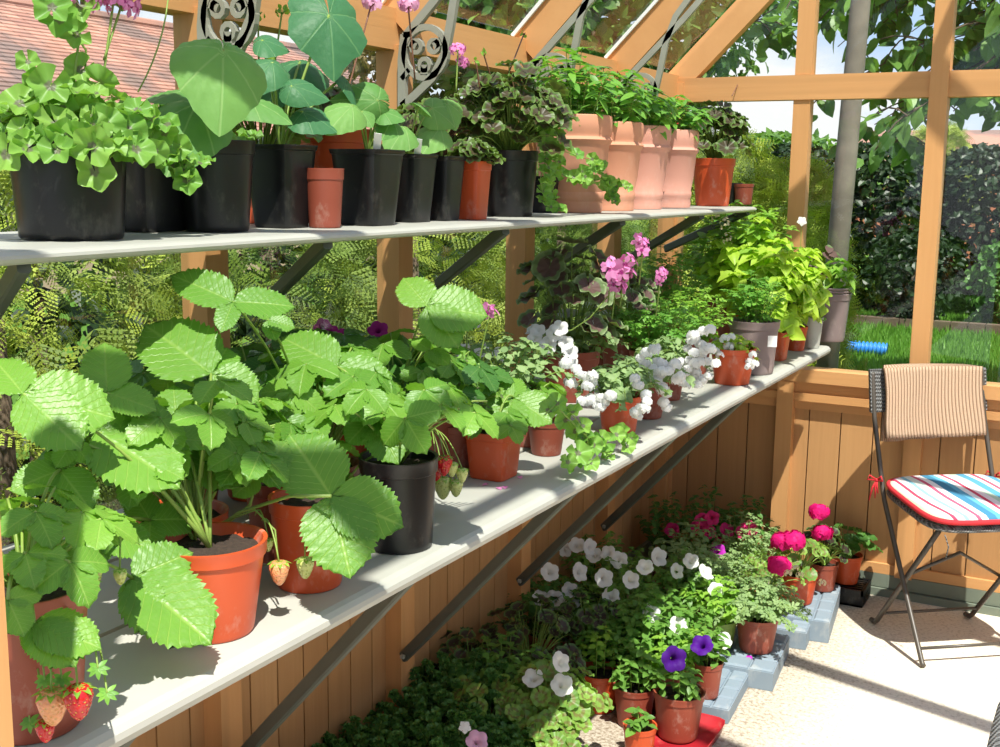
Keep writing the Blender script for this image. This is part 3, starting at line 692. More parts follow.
# cucumber leaves, explicit
def radleaf(lf,T,px,tipx,width,x0,x1,nor,scale=.80,tint=None):
    a=at(*px,'x',x0);b=at(*tipx,'x',x1);l=np.linalg.norm(b-a);wd=width*abs(np.dot(a-CAM,FW))/F
    s=l/.58;lf.put(T,a,b-a,nor,s,min(1.6,max(.6,wd/s/1.0)),tint)
    return a
c=upos(217,.27)
t=PT('potted_cucumber',c,'young cucumber with one huge pale quilted leaf, in round black pot beside the ivy geranium','potted plant')
cr=pot(t,c,.122,.137,M['bl'],taper=.80)
lf=MB();st=MB()
a=radleaf(lf,LC,(223,50),(226,121),112,.36,.41,(.72,-.45,.52),.80,.85);st.tube(curve(cr,a,(0,0,.02),6),.0026,6)
a=radleaf(lf,LC,(206,92),(153,124),56,.22,.24,(.1,.1,.9),.80,.1);st.tube(curve(cr,a,(0,0,.02),6),.0024,6)
a=radleaf(lf,LC,(250,100),(290,128),60,.27,.33,(.3,-.3,.85),.80,.2);st.tube(curve(cr,a,(0,0,.02),6),.0022,6)
a=radleaf(lf,LC,(196,104),(172,132),48,.30,.36,(.4,-.3,.6),.80,.2);st.tube(curve(cr,a,(0,0,.02),6),.002,6)
lf.build('foliage',M['cuc'],t,True);st.build('stem',M['stemg'],t,True)
mbp=thing;
lf=MB()
for i in range(30): lf.put(LI,cr+np.array((R.uniform(-.05,.05),R.uniform(-.05,.05),R.uniform(0,.03))),rnd3(),(.3,-.3,.8)+rnd3()*.2,.03)
lf.build('seedling_leaves',M['ivy'],t,True)
c=upos(282,.26)
t=PT('potted_cucumber',c,'cucumber with a hanging dark green pointed leaf on top, in scuffed square black pot','potted plant')
cr=pot(t,c,.098,.135,M['bl'],sq=True,taper=.72,rim=.07)
lf=MB();st=MB()
for px,tp,w_,x0,x1,nor,ti in(((329,15),(341,70),84,.30,.35,(.75,-.5,.45),.1),((292,86),(326,104),46,.30,.33,(.55,-.5,.65),.4),((303,112),(338,128),62,.30,.35,(.45,-.35,.8),.3),((262,40),(285,58),60,.22,.24,(.4,-.3,.8),.5),((300,62),(262,75),52,.2,.22,(.3,-.4,.8),.2),((272,62),(250,72),50,.26,.28,(.5,-.4,.7),.6),((345,78),(365,102),44,.30,.34,(.6,.2,.5),.3)):
    a=radleaf(lf,LCF if w_>80 else LC,px,tp,w_,x0,x1,nor,.80,ti);st.tube(curve(cr,a,(0,0,.02),6),.0024,6)
lf.build('foliage',M['cucd'],t,True);st.build('stem',M['stemg'],t,True)
# scented geranium behind with green round leaves and nodding buds
c=upos(262,.12)
t=PT('potted_geranium',c,'green geranium with nodding bud clusters, orange pot behind the square black cucumber pot','potted plant')
cr=pot(t,c,.12,.12,M['or'])
petiolate(t,cr,60,.12,.17,.06,LG,M['zger'],M['stemg'])
for (x,y) in((258,14),(282,12)):
    head(t,at(x,y,'x',.14),.012,8,.014,'mint',LT,name='bud_cluster',stalk=cr)
# small terracotta seedling pot
c=upos(325,.315)
t=PT('potted_seedling',c,'tiny two-leaved seedling in small brownish red pot between square black pots','potted plant')
cr=pot(t,c,.066,.098,M['or2'],taper=.80,rim=.2)
lf=MB();lf.put(LO,cr,(-.3,.6,.5),(.4,-.4,.8),.03,1.4);lf.put(LO,cr,(.5,-.6,.3),(.4,-.3,.8),.035,1.4);lf.put(LO,cr,(.2,.6,.2),(0,0,1),.025,1.3);lf.build('foliage',M['mint'],t,True)
# square black pots with cucumbers
for px,x,d,h,lab,lv in((368,.31,.108,.132,'young cucumber with a folded leaf, in square black pot right of the tiny seedling pot',[((383,112),(400,128),40,(.3,-.4,.8)),((352,106),(334,110),34,(.5,-.3,.7)),((362,112),(372,128),30,(.5,-.4,.7)),((392,120),(384,131),26,(.4,-.2,.8)),((378,100),(362,84),34,(.5,-.5,.2))]),
    (408,.28,.096,.128,'young cucumber in narrow square black pot with a white label, middle of the square pots',[((432,108),(452,128),46,(.75,-.5,.45)),((420,105),(424,122),30,(.4,.4,.8)),((405,128),(392,140),30,(.5,-.3,.8))]),
    (441,.29,.082,.126,'cucumber seedling in the narrowest square black pot, against an orange square pot',[((447,103),(456,130),40,(.7,-.5,.5)),((440,128),(428,138),24,(.5,-.3,.8))])):
    c=upos(px,x);t=PT('potted_cucumber',c,lab,'potted plant')
    cr=pot(t,c,d,h,M['bl'],sq=True,taper=.72,rim=.07)
    lf=MB();st=MB()
    for p_,q_,w_,nor in lv:
        a=radleaf(lf,LC,p_,q_,w_,x+.03,x+.05,nor,.80,R.random());st.tube(curve(cr,a,(0,0,.02),6),.002,6)
    lf.build('foliage',M['cuc'],t,True);st.build('stem',M['stemg'],t,True)
    if px!=441: plabel(t,cr+np.array((.03,-.02,-.01)),.055,.013)
c=upos(335,.13)
t=PT('potted_geranium',c,'bronze-leaved geranium with pale pink head on tall red stalk, in orange pot behind the cucumbers','potted plant')
cr=pot(t,c,.14,.175,M['or'])
petiolate(t,cr,45,.10,.09,.05,LG2,M['dger'],M['stemr'])
head(t,at(372,2,'x',.16),.02,16,.022,'ppink',stalk=cr,smat='stemr')
c=upos(472,.31)
t=PT('potted_geranium',c,'bronze geranium in tall square bright orange pot among the black ones','potted plant')
cr=pot(t,c,.066,.118,M['or'],sq=True,taper=.76,rim=.16)
petiolate(t,cr,22,.05,.05,.046,LG,M['dger'],M['stemg'])
c=upos(509,.27)
t=PT('potted_geranium',c,'large bronze-zoned geranium with pink buds, in round black pot beside the terracotta pots','potted plant')
cr=pot(t,c,.130,.145,M['bl'],taper=.80)
petiolate(t,cr,130,.155,.20,.052,LG,M['dger'],M['stemg'],zmin=.05,droop=.03)
head(t,at(458,50,'x',.25),.016,9,.022,'pink',FF2,stalk=at(456,92,'x',.25));head(t,at(462,62,'x',.25),.014,7,.02,'pink',FF2)
for (x,y,sx,sy) in((483,52,491,78),(524,34,508,75),(476,62,480,90)): head(t,at(x,y,'x',.25),.006,6,.011,'mint',LT,name='bud_cluster',stalk=at(sx,sy,'x',.25),smat='stemr')
# behind: bronze geranium in back row
c=upos(432,.13)
t=PT('potted_geranium',c,'bronze geranium with pale pink ball of bloom, back row below the second bracket','potted plant')
cr=pot(t,c,.13,.13,M['or2'])
petiolate(t,cr,70,.13,.13,.05,LG2,M['dger'],M['stemr'])
head(t,at(408,4,'x',.2),.022,16,.024,'ppink',stalk=at(415,80,'x',.2),smat='stemr')
# four pink terracotta pots with herbs
labs=['widest pink terracotta pot of herb, with ivy geranium hanging in front of it',
 'pink terracotta pot with narrow-leaved herb, second from the ivy-draped one',
 'pink terracotta pot with narrow-leaved herb, third along from the ivy-draped one','last and palest pink terracotta pot, next to the orange geranium pot']
for k,(px,lb) in enumerate(zip((571,606,636,667),labs)):
    c=upos(px,.235);t=PT('potted_herb',c,lb,'potted plant','pink terracotta pots of herbs on the upper shelf')
    cr=pot(t,c,(.20,.19,.185,.175)[k],(.243,.236,.236,.235)[k],M['tc'] if k<2 else M['tc2'],collar=True,taper=.78,fill=.92)
    stemmed(t,cr,15,.12,(.20,.18,.15,.12)[k],.062,LN,'herb','stemg',7,pot_r=.06,ws=1.5,updir=.7)
    if k==3: flower(t,at(679,125,'x',.22),(.7,-.6,.3),.035,'redp',FF)
c=upos(548,.37)
t=PT('potted_ivy_geranium',upos(546,.38),'small ivy geranium trailing over the first pink terracotta pot, black pot half hidden','potted plant')
cc_=upos(541,.20);cr=pot(t,cc_,.09,.09,M['bl'])
lf=MB();st=MB()
for pts in([(545,118),(552,140),(556,165),(552,200)],[(545,120),(560,150),(590,160),(605,175)],[(550,165),(575,182),(600,182),(625,186)],[(575,182),(590,165),(600,165)],[(548,150),(540,180),(546,205),(560,208)],[(600,182),(612,185),(612,200)]):
    trail(lf,st,[at(x,y,'x',.36) for x,y in pts],LI,.042,.026,11,.001)
lf.build('foliage',M['ivy'],t,True);st.build('stem',M['stemg'],t,True)
c=upos(711,.28)
t=PT('potted_geranium',c,'dark bronze geranium in round orange pot near the far end of upper shelf','potted plant')
cr=pot(t,c,.142,.155,M['or'],taper=.76)
petiolate(t,cr,85,.125,.20,.062,LG,M['dger'],M['stemg'],droop=.02,zmin=.05)
for (x,y,sx,sy) in((740,80,732,96),): head(t,at(x,y,'x',.25),.008,6,.014,'mint',LT,name='bud_cluster',stalk=at(sx,sy,'x',.25),smat='stemr')
c=upos(730,.24);t=PT('plant_pot',c,'narrow empty black pot between orange geranium pot and tiny brown pot','pot');pot(t,c,.075,.075,M['bl'],soil=True)
c=upos(742,.29);t=PT('plant_pot',c,'tiny brownish red pot, last thing on the upper shelf','pot');pot(t,c,.07,.072,M['or2'],taper=.82,soil=True)
# ================================================================ LOWER SHELF
SG='strawberry plants on the lower shelf'
def sp(px,py): q=at(px,py,'z',SZ+.001);return q
def leaf1(lf,b,t_,wf,Y,dy=None,up=.55,tint=.5,T=None,nor=None):
    """one near leaflet from its base pixel to its tip pixel, at depth Y"""
    a=at(*b,'y',Y);down=(t_[1]-b[1]);dd=(-.00035*down if dy is None else dy)
    q=at(*t_,'y',Y+dd);l=np.linalg.norm(q-a);n_=nrm(nrm(CAM-a)*(1-up)+np.array((.1,-.1,1.0))*up) if nor is None else nor
    lf.put(T or LSB,a,q-a,n_,l*1.02,wf,tint);return a
def hero(lf,st,crown,J,tips,Y,ti=.5,wf=1.0,up=.5):
    q0=at(*J,'x',.46);Y=min(Y,q0[1])
    for k,t_ in enumerate(tips): a=leaf1(lf,J,t_,wf*R.uniform(.88,1.0),Y,up=up+R.uniform(-.12,.12),tint=min(1,max(0,ti+R.uniform(-.15,.15))))
    st.tube(curve(crown,a,(0,0,.03),8),[.0026]*4+[.002]*5,6)
def straw_pot(px,py,D_,H_,mat,lab,heroes,fill=12,Rr=.12,Hh=.15,size=.062,lm='straw',taper=.78,sq=False,x=None,side=None):
    c=sp(px,py);
    if x is not None: c=np.array((x,c[1],c[2]))
    else: c[0]-=D_*taper*.4*.5;c[1]+=D_*taper*.35
    t=PT('potted_strawberry',c,lab,'potted plant',SG);cr=pot(t,c,D_,H_,M[mat],taper=taper,sq=sq,fill=.88,rim=.17)
    if heroes:
        lf=MB();st=MB()
        for h in heroes: hero(lf,st,cr,*h)
        lf.build('leaves',M['straw'],t,True);st.build('leaf_stalk',M['stemg'],t,True)
    if fill: strawberry(t,cr,fill,Rr,Hh,size,lm,side=side)
    return t,cr
H1=[((36,551),[(32,494),(84,560),(14,586)],.84,.55),((34,623),[(84,612),(33,657),(72,646)],.70,.75),((91,528),[(68,500),(138,517),(104,567)],.93,.35),
    ((132,578),[(155,624),(173,538),(207,612)],.92,.3),((8,600),[(24,632),(-25,640),(30,580)],.68,.8),((60,470),[(90,500),(30,500),(60,430)],.9,.5),((150,520),[(185,500),(150,560),(130,490)],1.0,.4)]
t1,cr1=straw_pot(16,742,.128,.150,'or2','strawberry with ripe red fruit hanging over its tall brownish pot, nearest the door post',H1,16,.10,.11,.05)
for x,y,s,mt,Y in((78,690,.030,'br',.66),(52,694,.032,'bp',.655),(93,570,.021,'bg',.80),(120,571,.016,'bg',.82),(89,583,.024,'bg',.79),(86,632,.024,'bg',.74),(69,578,.02,'bp',.81),(45,723,.02,'br',.655)):
    p=at(x,y,'y',Y+.05);berry(t1,p,s,mt,stalk=at(x+R.uniform(-18,6),y-R.uniform(50,70),'y',Y+.09))
for x,y in((75,652),(98,668),(107,693),(45,680),(62,679),(30,722)):
    p=at(x,y,'y',.72);mb=MB()
    for k in range(7): mb.put(LN,p,(math.cos(k*.9),math.sin(k*.9),-.3),(.3,-.5,.5),.011,1.8)
    mb.build('calyx',M['herb'],t1,True);s=MB();s.tube(curve(at(x-8,y-45,'y',.76),p,(0,0,.01),5),.001,5);s.build('fruit_stalk',M['stemg'],t1,True)
H2=[((97,432),[(172,446),(50,398),(150,392),],1.06,.7,1.15),((107,393),[(104,331),(145,382),(78,400)],1.18,.9),((23,394),[(88,376),(-6,362),(75,420)],1.03,.6),((211,374),[(149,340),(252,382),(222,330)],1.30,.55,1.15),
    ((177,429),[(173,377),(220,425),(191,487),(244,455)],1.17,.5),((72,443),[(60,470),(88,455),(45,446)],1.0,.85)]
t2,cr2=straw_pot(205,642,.138,.117,'or','strawberry in scuffed bright orange pot at the shelf edge, soil showing at the rim',H2,0,taper=.74)
strawberry(t2,cr2+np.array((-.05,.03,0)),12,.10,.20,.05)
s=MB();s.tube([at(x,y,'y',1.06) for x,y in((196,545),(180,515),(160,483),(138,455))],.0028,6);s.tube([at(x,y,'y',1.06) for x,y in((196,545),(192,500),(188,480))],.0018,6);s.build('leaf_stalk',M['stemg'],t2,True)
H3=[((331,496),[(289,434),(350,579),(395,503)],1.17,.25,1.05,.45),((258,476),[(281,434),(240,499),(245,468)],1.13,.75)]
t3,cr3=straw_pot(306,592,.108,.125,'or','strawberry with big leaf hanging in front, tall orange pot left of round black pot',[],0,taper=.82)
lf=MB();st=MB()
for h in H3:
    for k,t_ in enumerate(h[1]): leaf1(lf,h[0],t_,1.05,h[2],up=.38,tint=h[3])
st.tube([at(x,y,'y',1.14) for x,y in((200,540),(240,512),(290,496),(331,496))],.0024,6);st.tube([at(x,y,'y',1.15) for x,y in((200,545),(250,505),(258,476))],.002,6)
st.tube([at(x,y,'y',1.12) for x,y in((215,525),(255,510),(275,530),(278,560))],.0014,5)
lf.build('leaves',M['straw'],t3,True);st.build('leaf_stalk',M['stemg'],t3,True)
berry(t3,at(279,564,'y',1.10),.028,'bp',stalk=at(262,520,'y',1.13));berry(t3,at(305,560,'y',1.17),.026,'bg',stalk=at(305,520,'y',1.2));berry(t3,at(268,540,'y',1.15),.016,'bg',stalk=at(255,515,'y',1.17))
H5=[((373,418),[(354,450),(410,418),(399,463),(352,398)],1.42,.45,1.1),((337,367),[(285,349),(389,372),(369,337)],1.62,.5),((345,486),[(372,478),(335,510),(350,470)],1.40,.3)]
t5,cr5=straw_pot(397,553,.120,.140,'bl','strawberry in round black pot at the shelf edge with pale green fruit at its side',H5,14,.13,.14,.06,taper=.86)
for x,y,s,mt in((443,480,.034,'bg'),(456,482,.026,'bg'),(462,470,.022,'bg'),(444,458,.03,'br'),(452,464,.022,'bg'),(436,466,.026,'br')): berry(t5,at(x,y,'y',1.60+.002*(y-470)),s,mt,stalk=at(430,430,'y',1.66))
s=MB();
for k in range(5): s.tube(curve(cr5,at(455+8*k,425-6*k,'y',1.62),(0,0,.03),6),.0016,5)
s.build('leaf_stalk',M['stemg'],t5,True)
H6=[((427,306),[(403,275),(480,294),(459,343)],2.0,.8,1.1,.4),((430,350),[(412,340),(450,362),(436,372)],1.95,.8),((233,302),[(180,296),(278,273),(224,340)],1.5,.3,.8,.5),((268,320),[(262,300),(290,316),(276,340)],1.55,.4)]
straw_pot(430,480,.11,.11,'or2','tall strawberry holding three lime leaves above the others, brownish pot behind black pot',H6[:2],12,.13,.17,.06,x=.33)
straw_pot(262,500,.11,.11,'or','tall strawberry with a folded three-part leaf reaching the wall post, orange pot in middle row',H6[2:],14,.12,.2,.06,x=.34)
H7=[((514,398),[(503,440),(511,366),(552,417),(484,392)],1.93,.75,1.15,.5)]
t7,cr7=straw_pot(494,480,.092,.09,'or','strawberry with bright star-like leaf spread in angular orange pot, first right of black pot',H7,6,.07,.06,.05,sq=True,taper=.8)
flower(t7,at(478,404,'y',1.9),(.5,-.6,.5),.026,'wpet2',FF)
straw_pot(220,510,.125,.11,'or2','strawberry in brown-rimmed pot directly behind the scuffed orange pot',[],24,.14,.20,.058,x=.42)
straw_pot(247,548,.11,.12,'or2','strawberry in dark orange pot wedged between scuffed orange pot and tall orange pot',[],8,.10,.10,.055,x=.45)
t,c_=straw_pot(60,560,.13,.11,'or','strawberry behind the near corner, leaves low in orange pot with bright rim',[],30,.15,.19,.058,x=.42)
t,c_=straw_pot(30,480,.13,.11,'or2','strawberry in back row at the left end, dark leaves against the conifer',[],20,.15,.16,.07,lm='strawd',x=.16)
t,c_=straw_pot(120,470,.13,.11,'or','dark-leaved strawberry in back row with one white blossom',[],22,.16,.17,.07,lm='strawd',x=.2)
flower(t,at(155,389,'y',1.35),(.5,-.6,.5),.02,'wpet2',FF);berry(t,at(164,377,'y',1.35),.014,'bg')
t,c_=straw_pot(200,440,.13,.11,'or2','dark-leaved strawberry in back row beside the first wall post, small green fruit',[],20,.15,.17,.07,lm='strawd',x=.15)
t,c_=straw_pot(290,450,.13,.11,'or','dark-leaved strawberry with a red berry, back row below the second brace',[],20,.15,.15,.065,lm='strawd',x=.22)
berry(t,at(290,407,'y',1.55),.022,'br');berry(t,at(294,410,'y',1.5),.018,'br')
t,c_=straw_pot(345,455,.12,.11,'or2','strawberry with dense dark leaves right behind the round black pot',[],20,.14,.14,.06,lm='strawd',x=.36)
t,c_=straw_pot(528,447,.085,.085,'or2','small strawberry in reddish pot just right of the angular orange pot',[],7,.07,.06,.05)
# trailing variegated geranium at the shelf front
c=sp(560,455);c=np.array((.50,c[1],c[2]))
t=PT('potted_ivy_geranium',c,'little ivy geranium runner creeping over the shelf edge in front of white flowers','potted plant')
cr=pot(t,c,.08,.07,M['or2']);lf=MB();st=MB()
for pts in([(545,415),(560,400),(585,430),(605,448),(612,455)],[(585,430),(590,452),(580,462),(570,466)],[(560,410),(590,440),(620,432),(628,440)]): trail(lf,st,[at(x,y,'x',.63) for x,y in pts],LI,.042,.03,9)
for (x,y,s_) in((578,453,.05),(606,442,.042),(568,462,.035),(627,446,.035),(590,462,.04)): lf.put(LI,at(x,y,'x',.64),rnd3(),(.6,-.6,.4),s_)
lf.build('foliage',M['ivy'],t,True);st.build('stem',M['stemg'],t,True)
# plum petunias
def petunias(name,c,D_,H_,pm,lab,ns,Rr,Hh,ls,lm,fl,fm,grp=None,fs=.05,tm=None,nodes=8,rfl=0,tall=1,sq=False,droop=.02,stm='stemg'):
    t=PT(name,c,lab,'potted plant',grp);cr=pot(t,c,D_,H_,M[pm],sq=sq)
    tips=stemmed(t,cr,ns,Rr,Hh,ls,LO,lm,stm,nodes,pot_r=D_*.35,ws=1.15,droop=droop)
    for (p,n_) in fl: flower(t,p,n_,fs*R.uniform(.88,1.1),fm,tm)
    for k in range(rfl):
        tp,d=tips[R.randrange(len(tips))];out=nrm((tp-cr)*np.array((1,1,.6))+SUNW*.02+np.array((.02,-.05,.03)));flower(t,tp+out*.012+rnd3()*.006,out+rnd3()*.25,fs*R.uniform(.85,1.1),fm,tm)
    return t,cr
def ff(l,ax,v): return [(at(x,y,ax,v+R.uniform(-.01,.01)),nrm(np.array((.45,-.75,.45))+rnd3()*.22)) for x,y in l]
c=np.array((.14,at(350,390,'x',.14)[1],SZ));petunias('potted_petunia',c,.12,.11,'or2','plum-purple petunias in the back row against the second wall post',20,.15,.15,.034,'pet',ff([(330,332),(343,338),(378,330),(383,354),(312,338),(322,327),(390,345)],'y',2.05),'plum',fs=.042)
# ivy pelargonium single pink bloom
c=np.array((.40,at(455,450,'x',.40)[1],SZ));t=PT('potted_geranium',c,'ivy geranium with one two-tone pink bloom on a thin stalk, behind black strawberry pot','potted plant')
cr=pot(t,c,.1,.09,'x' and M['or2']);petiolate(t,cr,40,.10,.13,.034,LI,M['ivy'],M['stemg'])
head(t,at(490,311,'y',2.05),.012,3,.034,'pink',FF2,stalk=at(472,395,'y',2.05));head(t,at(468,312,'y',2.08),.006,3,.02,'rosep',FF2,stalk=at(465,390,'y',2.08))
# white petunia back
c=np.array((.36,at(510,420,'x',.36)[1],SZ));petunias('potted_petunia',c,.12,.11,'or2','white petunias with small grey-green leaves, left end of the white flowers',22,.14,.15,.026,'grey',ff([(462,320),(474,322),(482,350),(500,355),(535,338),(538,330),(555,333),(566,343),(570,352),(560,328),(462,350),(572,362),(548,345)],'y',2.5),'wpet',fs=.042,droop=.03)
for k,(px,x,lb) in enumerate(((575,.30,'white petunias behind the bedding verbena, tallest white blooms on the shelf'),(610,.2,'white petunias with trailing stems, under the pink pelargonium'))):
    c=np.array((x,at(px,400,'x',x)[1],SZ));petunias('potted_petunia',c,.12,.11,'or2',lb,18,.13,.13,.028,'grey',[],'wpet',fs=.038,rfl=7)
# white verbena clusters at the front
VG='white clustered bedding plants along the lower shelf'
def clusters(c,D_,H_,pm,lab,pts,Y,n=26,r=.022,lm='grey',x=None,extra=24,Rr=.11,Hh=.10,cat='potted plant'):
    t=PT('potted_verbena',c,lab,cat,VG);cr=pot(t,c,D_,H_,M[pm]);stemmed(t,cr,extra,Rr,Hh,.026,LO,lm,'stemg',7,pot_r=D_*.35,droop=.05)
    for (px_,py_) in [(a+R.uniform(-5,5),b+R.uniform(-4,4)) for a,b in pts for _ in(0,1)]: head(t,at(px_,py_,'y',c[1]-Rr*.75+R.uniform(-.02,.02)),r*.62*R.uniform(.7,1.15),n//2+2,.017,'wpet2',FF,name='flower_cluster')
c=sp(626,436);c[0]-=.03;c[1]+=.03;clusters(c,.098,.085,'or','white clusters spilling over an orange pot at the shelf edge, lowest bloom touching the rim',[(563,364),(575,372),(588,385),(594,398),(600,408),(583,402),(570,385),(640,382),(643,405),(648,398),(636,412),(603,400),(590,378),(612,392)],2.42)
c=sp(662,424);c[0]-=.06;c[1]+=.06;clusters(c,.09,.085,'or2','white clusters in dark reddish pot, middle of the white row',[(650,352),(658,362),(664,370),(655,380),(672,365),(645,362),(668,395),(664,405),(660,388),(676,378),(656,372)],2.72)
c=sp(690,405);c[0]-=.08;c[1]+=.05;clusters(c,.09,.085,'or2','white clusters filling the gap before the round orange pot with lime seedling',[(698,335),(703,345),(692,350),(700,358),(708,352),(690,362),(685,372),(698,372),(706,376),(680,362),(688,380),(712,365),(700,381),(706,330),(694,340)],3.0)
c=sp(738,386);c[0]-=.03;c[1]+=.04
clusters(c,.125,.10,'or','lime seedling and white cluster trailing from wide round orange pot',[(726,345),(720,352),(748,358),(752,364),(728,337)],3.12,lm='basil',extra=9,Rr=.07,Hh=.06,n=16)
# zoned dark pelargonium with pink blooms
c=np.array((.29,at(570,380,'x',.29)[1],SZ));t=PT('potted_geranium',c,'dark plum-centred pelargonium with large felted leaves against the third wall post','potted plant')
cr=pot(t,c,.15,.13,M['or2']);petiolate(t,cr,46,.14,.27,.075,LG,M['dpel'],M['stemg'],zmin=.1)
c=np.array((.28,at(622,380,'x',.28)[1],SZ));t=PT('potted_geranium',c,'pelargonium with open orchid-pink blooms on long curved stalk, centre of the lower shelf','potted plant')
cr=pot(t,c,.13,.12,M['or2']);petiolate(t,cr,40,.12,.20,.05,LG,M['dpel'],M['stemg'])
for x,y,r_,n_,s_ in((612,268,.022,4,.050),(624,272,.022,4,.050),(616,284,.02,4,.046),(628,262,.02,3,.046),(640,243,.016,4,.040),(643,250,.014,4,.036),(661,274,.014,4,.030),(660,281,.01,3,.026)):
    head(t,at(x,y,'y',2.46),r_*.92,n_,s_*.95,'pink',FF2,stalk=at(x-4,y+35,'y',2.5))
s=MB();s.tube([at(x,y,'y',2.5) for x,y in((608,296),(590,318),(572,330),(550,335))],.0018,5);s.build('flower_stalk',M['stemg'],t,True)
# parsley / scented bushes
def bushy(name,px,x,D_,H_,pm,lab,ns,Rr,Hh,ls,tm,lm,nodes=8,ws=1,py=380,pr=.04,sm='stemg',c=None,droop=0,updir=.35,jit=.25):
    if c is None: c=np.array((x,at(px,py,'x',x)[1],SZ))
    t=PT(name,c,lab,'potted plant');cr=pot(t,c,D_,H_,M[pm]);stemmed(t,cr,ns,Rr,Hh,ls,tm,lm,sm,nodes,pot_r=pr,ws=ws,droop=droop,updir=updir,jit=jit);return t,cr
bushy('potted_herb',652,.40,.13,.10,'or2','feathery parsley-like herb behind the white clusters, bright cut leaves',34,.15,.16,.036,LP,'herb',6)
bushy('potted_herb',660,.20,.13,.12,'or2','taller feathery herb in back row left of the salvia bush',34,.16,.24,.04,LP,'herb',7)
bushy('potted_herb',690,.42,.12,.10,'or2','low lemony herb just left of the mauve pot',28,.13,.17,.034,LP,'mint',6)
t,cr=bushy('potted_salvia',712,.2,.14,.14,'or2','tall leafy salvia with pale flower spike reaching the upper shelf end',26,.16,.36,.038,LN,'herb',10,ws=2.0)
for (x,y) in((725,225),(727,240),(716,216)): head(t,at(x,y,'y',3.5),.016,10,.012,'cream',FF,name='flower_cluster',squash=1.6)
bushy('potted_mint',735,.36,.15,.14,'or2','tall mint with pointed toothed leaves, behind the lime basil',34,.20,.38,.055,LO,'mint',9,ws=1.05)
bushy('potted_basil',745,.42,.13,.12,'or','yellow-green basil bush, widest on the shelf, left half',28,.17,.32,.066,LOB,'basil',8,ws=1.1)
# mauve pot
c=sp(762,377);c[0]-=.05;c[1]+=.07;t=PT('potted_parsley',c,'curly parsley in large mauve-grey pot with a white price sticker','potted plant');cr=pot(t,c,.148,.155,M['mauve'],taper=.82)
stemmed(t,cr,20,.09,.17,.04,LP,'herb','stemg',6,pot_r=.04)
mb=MB();q=at(772,347,'y',c[1]-.062);mb.obox(q,q+np.array((0,0,.032)),.026,.002,up=(-.45,.89,0));mb.build('sticker',M['label'],t)
c=sp(784,361);c[1]+=.02;c[0]-=.03;t=PT('potted_basil',c,'lime basil with cupped leaves hanging over a small square orange-red pot','potted plant');cr=pot(t,c,.075,.09,M['or'],sq=True)
stemmed(t,cr,20,.11,.27,.062,LOB,'basil','stemg',8,pot_r=.025,ws=1.1,droop=.12)
c=sp(805,352);c[1]+=.03;c[0]-=.04;t=PT('potted_basil',c,'lime basil in small round orange pot behind the square one','potted plant');cr=pot(t,c,.075,.08,M['or'])
stemmed(t,cr,18,.10,.30,.062,LOB,'basil','stemg',8,pot_r=.025,ws=1.1,droop=.10)
flower(t,at(802,221,'y',3.85),(.4,-.8,.3),.035,'wpet2',FF,stalk=at(800,262,'y',3.85))
c=sp(800,345);c=np.array((.36,c[1]+.1,SZ));t,cr=bushy('potted_coleus',0,0,.1,.1,'or2','purple-tinged bush with tall lime shoots between basil and the window post',14,.10,.30,.05,LO,'mint',8,c=c)
lf=MB()
for i in range(16): lf.put(LO,at(R.uniform(790,830),R.uniform(248,290),'y',3.95),rnd3(),(.4,-.5,.6),.05)
lf.build('purple_leaves',M['dpel'],t,True)
c=sp(819,349);c[1]+=.02;c[0]-=.03;t=PT('potted_seedling',c,'round-leaved seedling in small pale tapered cup between orange and mauve pots','potted plant');cr=pot(t,c,.07,.105,M['wht'],taper=.72)
petiolate(t,cr,7,.035,.04,.04,LG2,M['herb'],M['stemg'])
c=sp(838,343);c[0]-=.04;c[1]+=.05;t=PT('potted_basil',c,'broad-leaved basil in mauve pot with stacked rims, last pot on the lower shelf','potted plant');cr=pot(t,c,.128,.165,M['mauve'],taper=.76,rim=.12)
mb=MB()
for z in(.168,.178,.188): mb.lathe([(.060,z-.006),(.064,z-.006),(.066,z),(.064,z+.002),(.060,z+.002),(.060,z-.006)],c,36)
mb.build('stacked_rim',M['mauve'],t,True)
stemmed(t,cr,7,.06,.17,.06,LOB,'mint','stemg',5,pot_r=.02,ws=.95)
# fallen petals
for k,(x,y) in enumerate(((489,484),(497,487),(519,476),(517,470),(505,486))):
    mb=MB();p=at(x,y,'z',SZ+.0025);mb.put(LT,p,rnd3()*np.array((1,1,0)),(0,0,1),.014,1.3);tag(mb.build('fallen_petal',M['pink'],None,True,off=p),'fallen pink petal lying on the lower shelf by the angular orange pot','petal','fallen pink petals on the shelf')
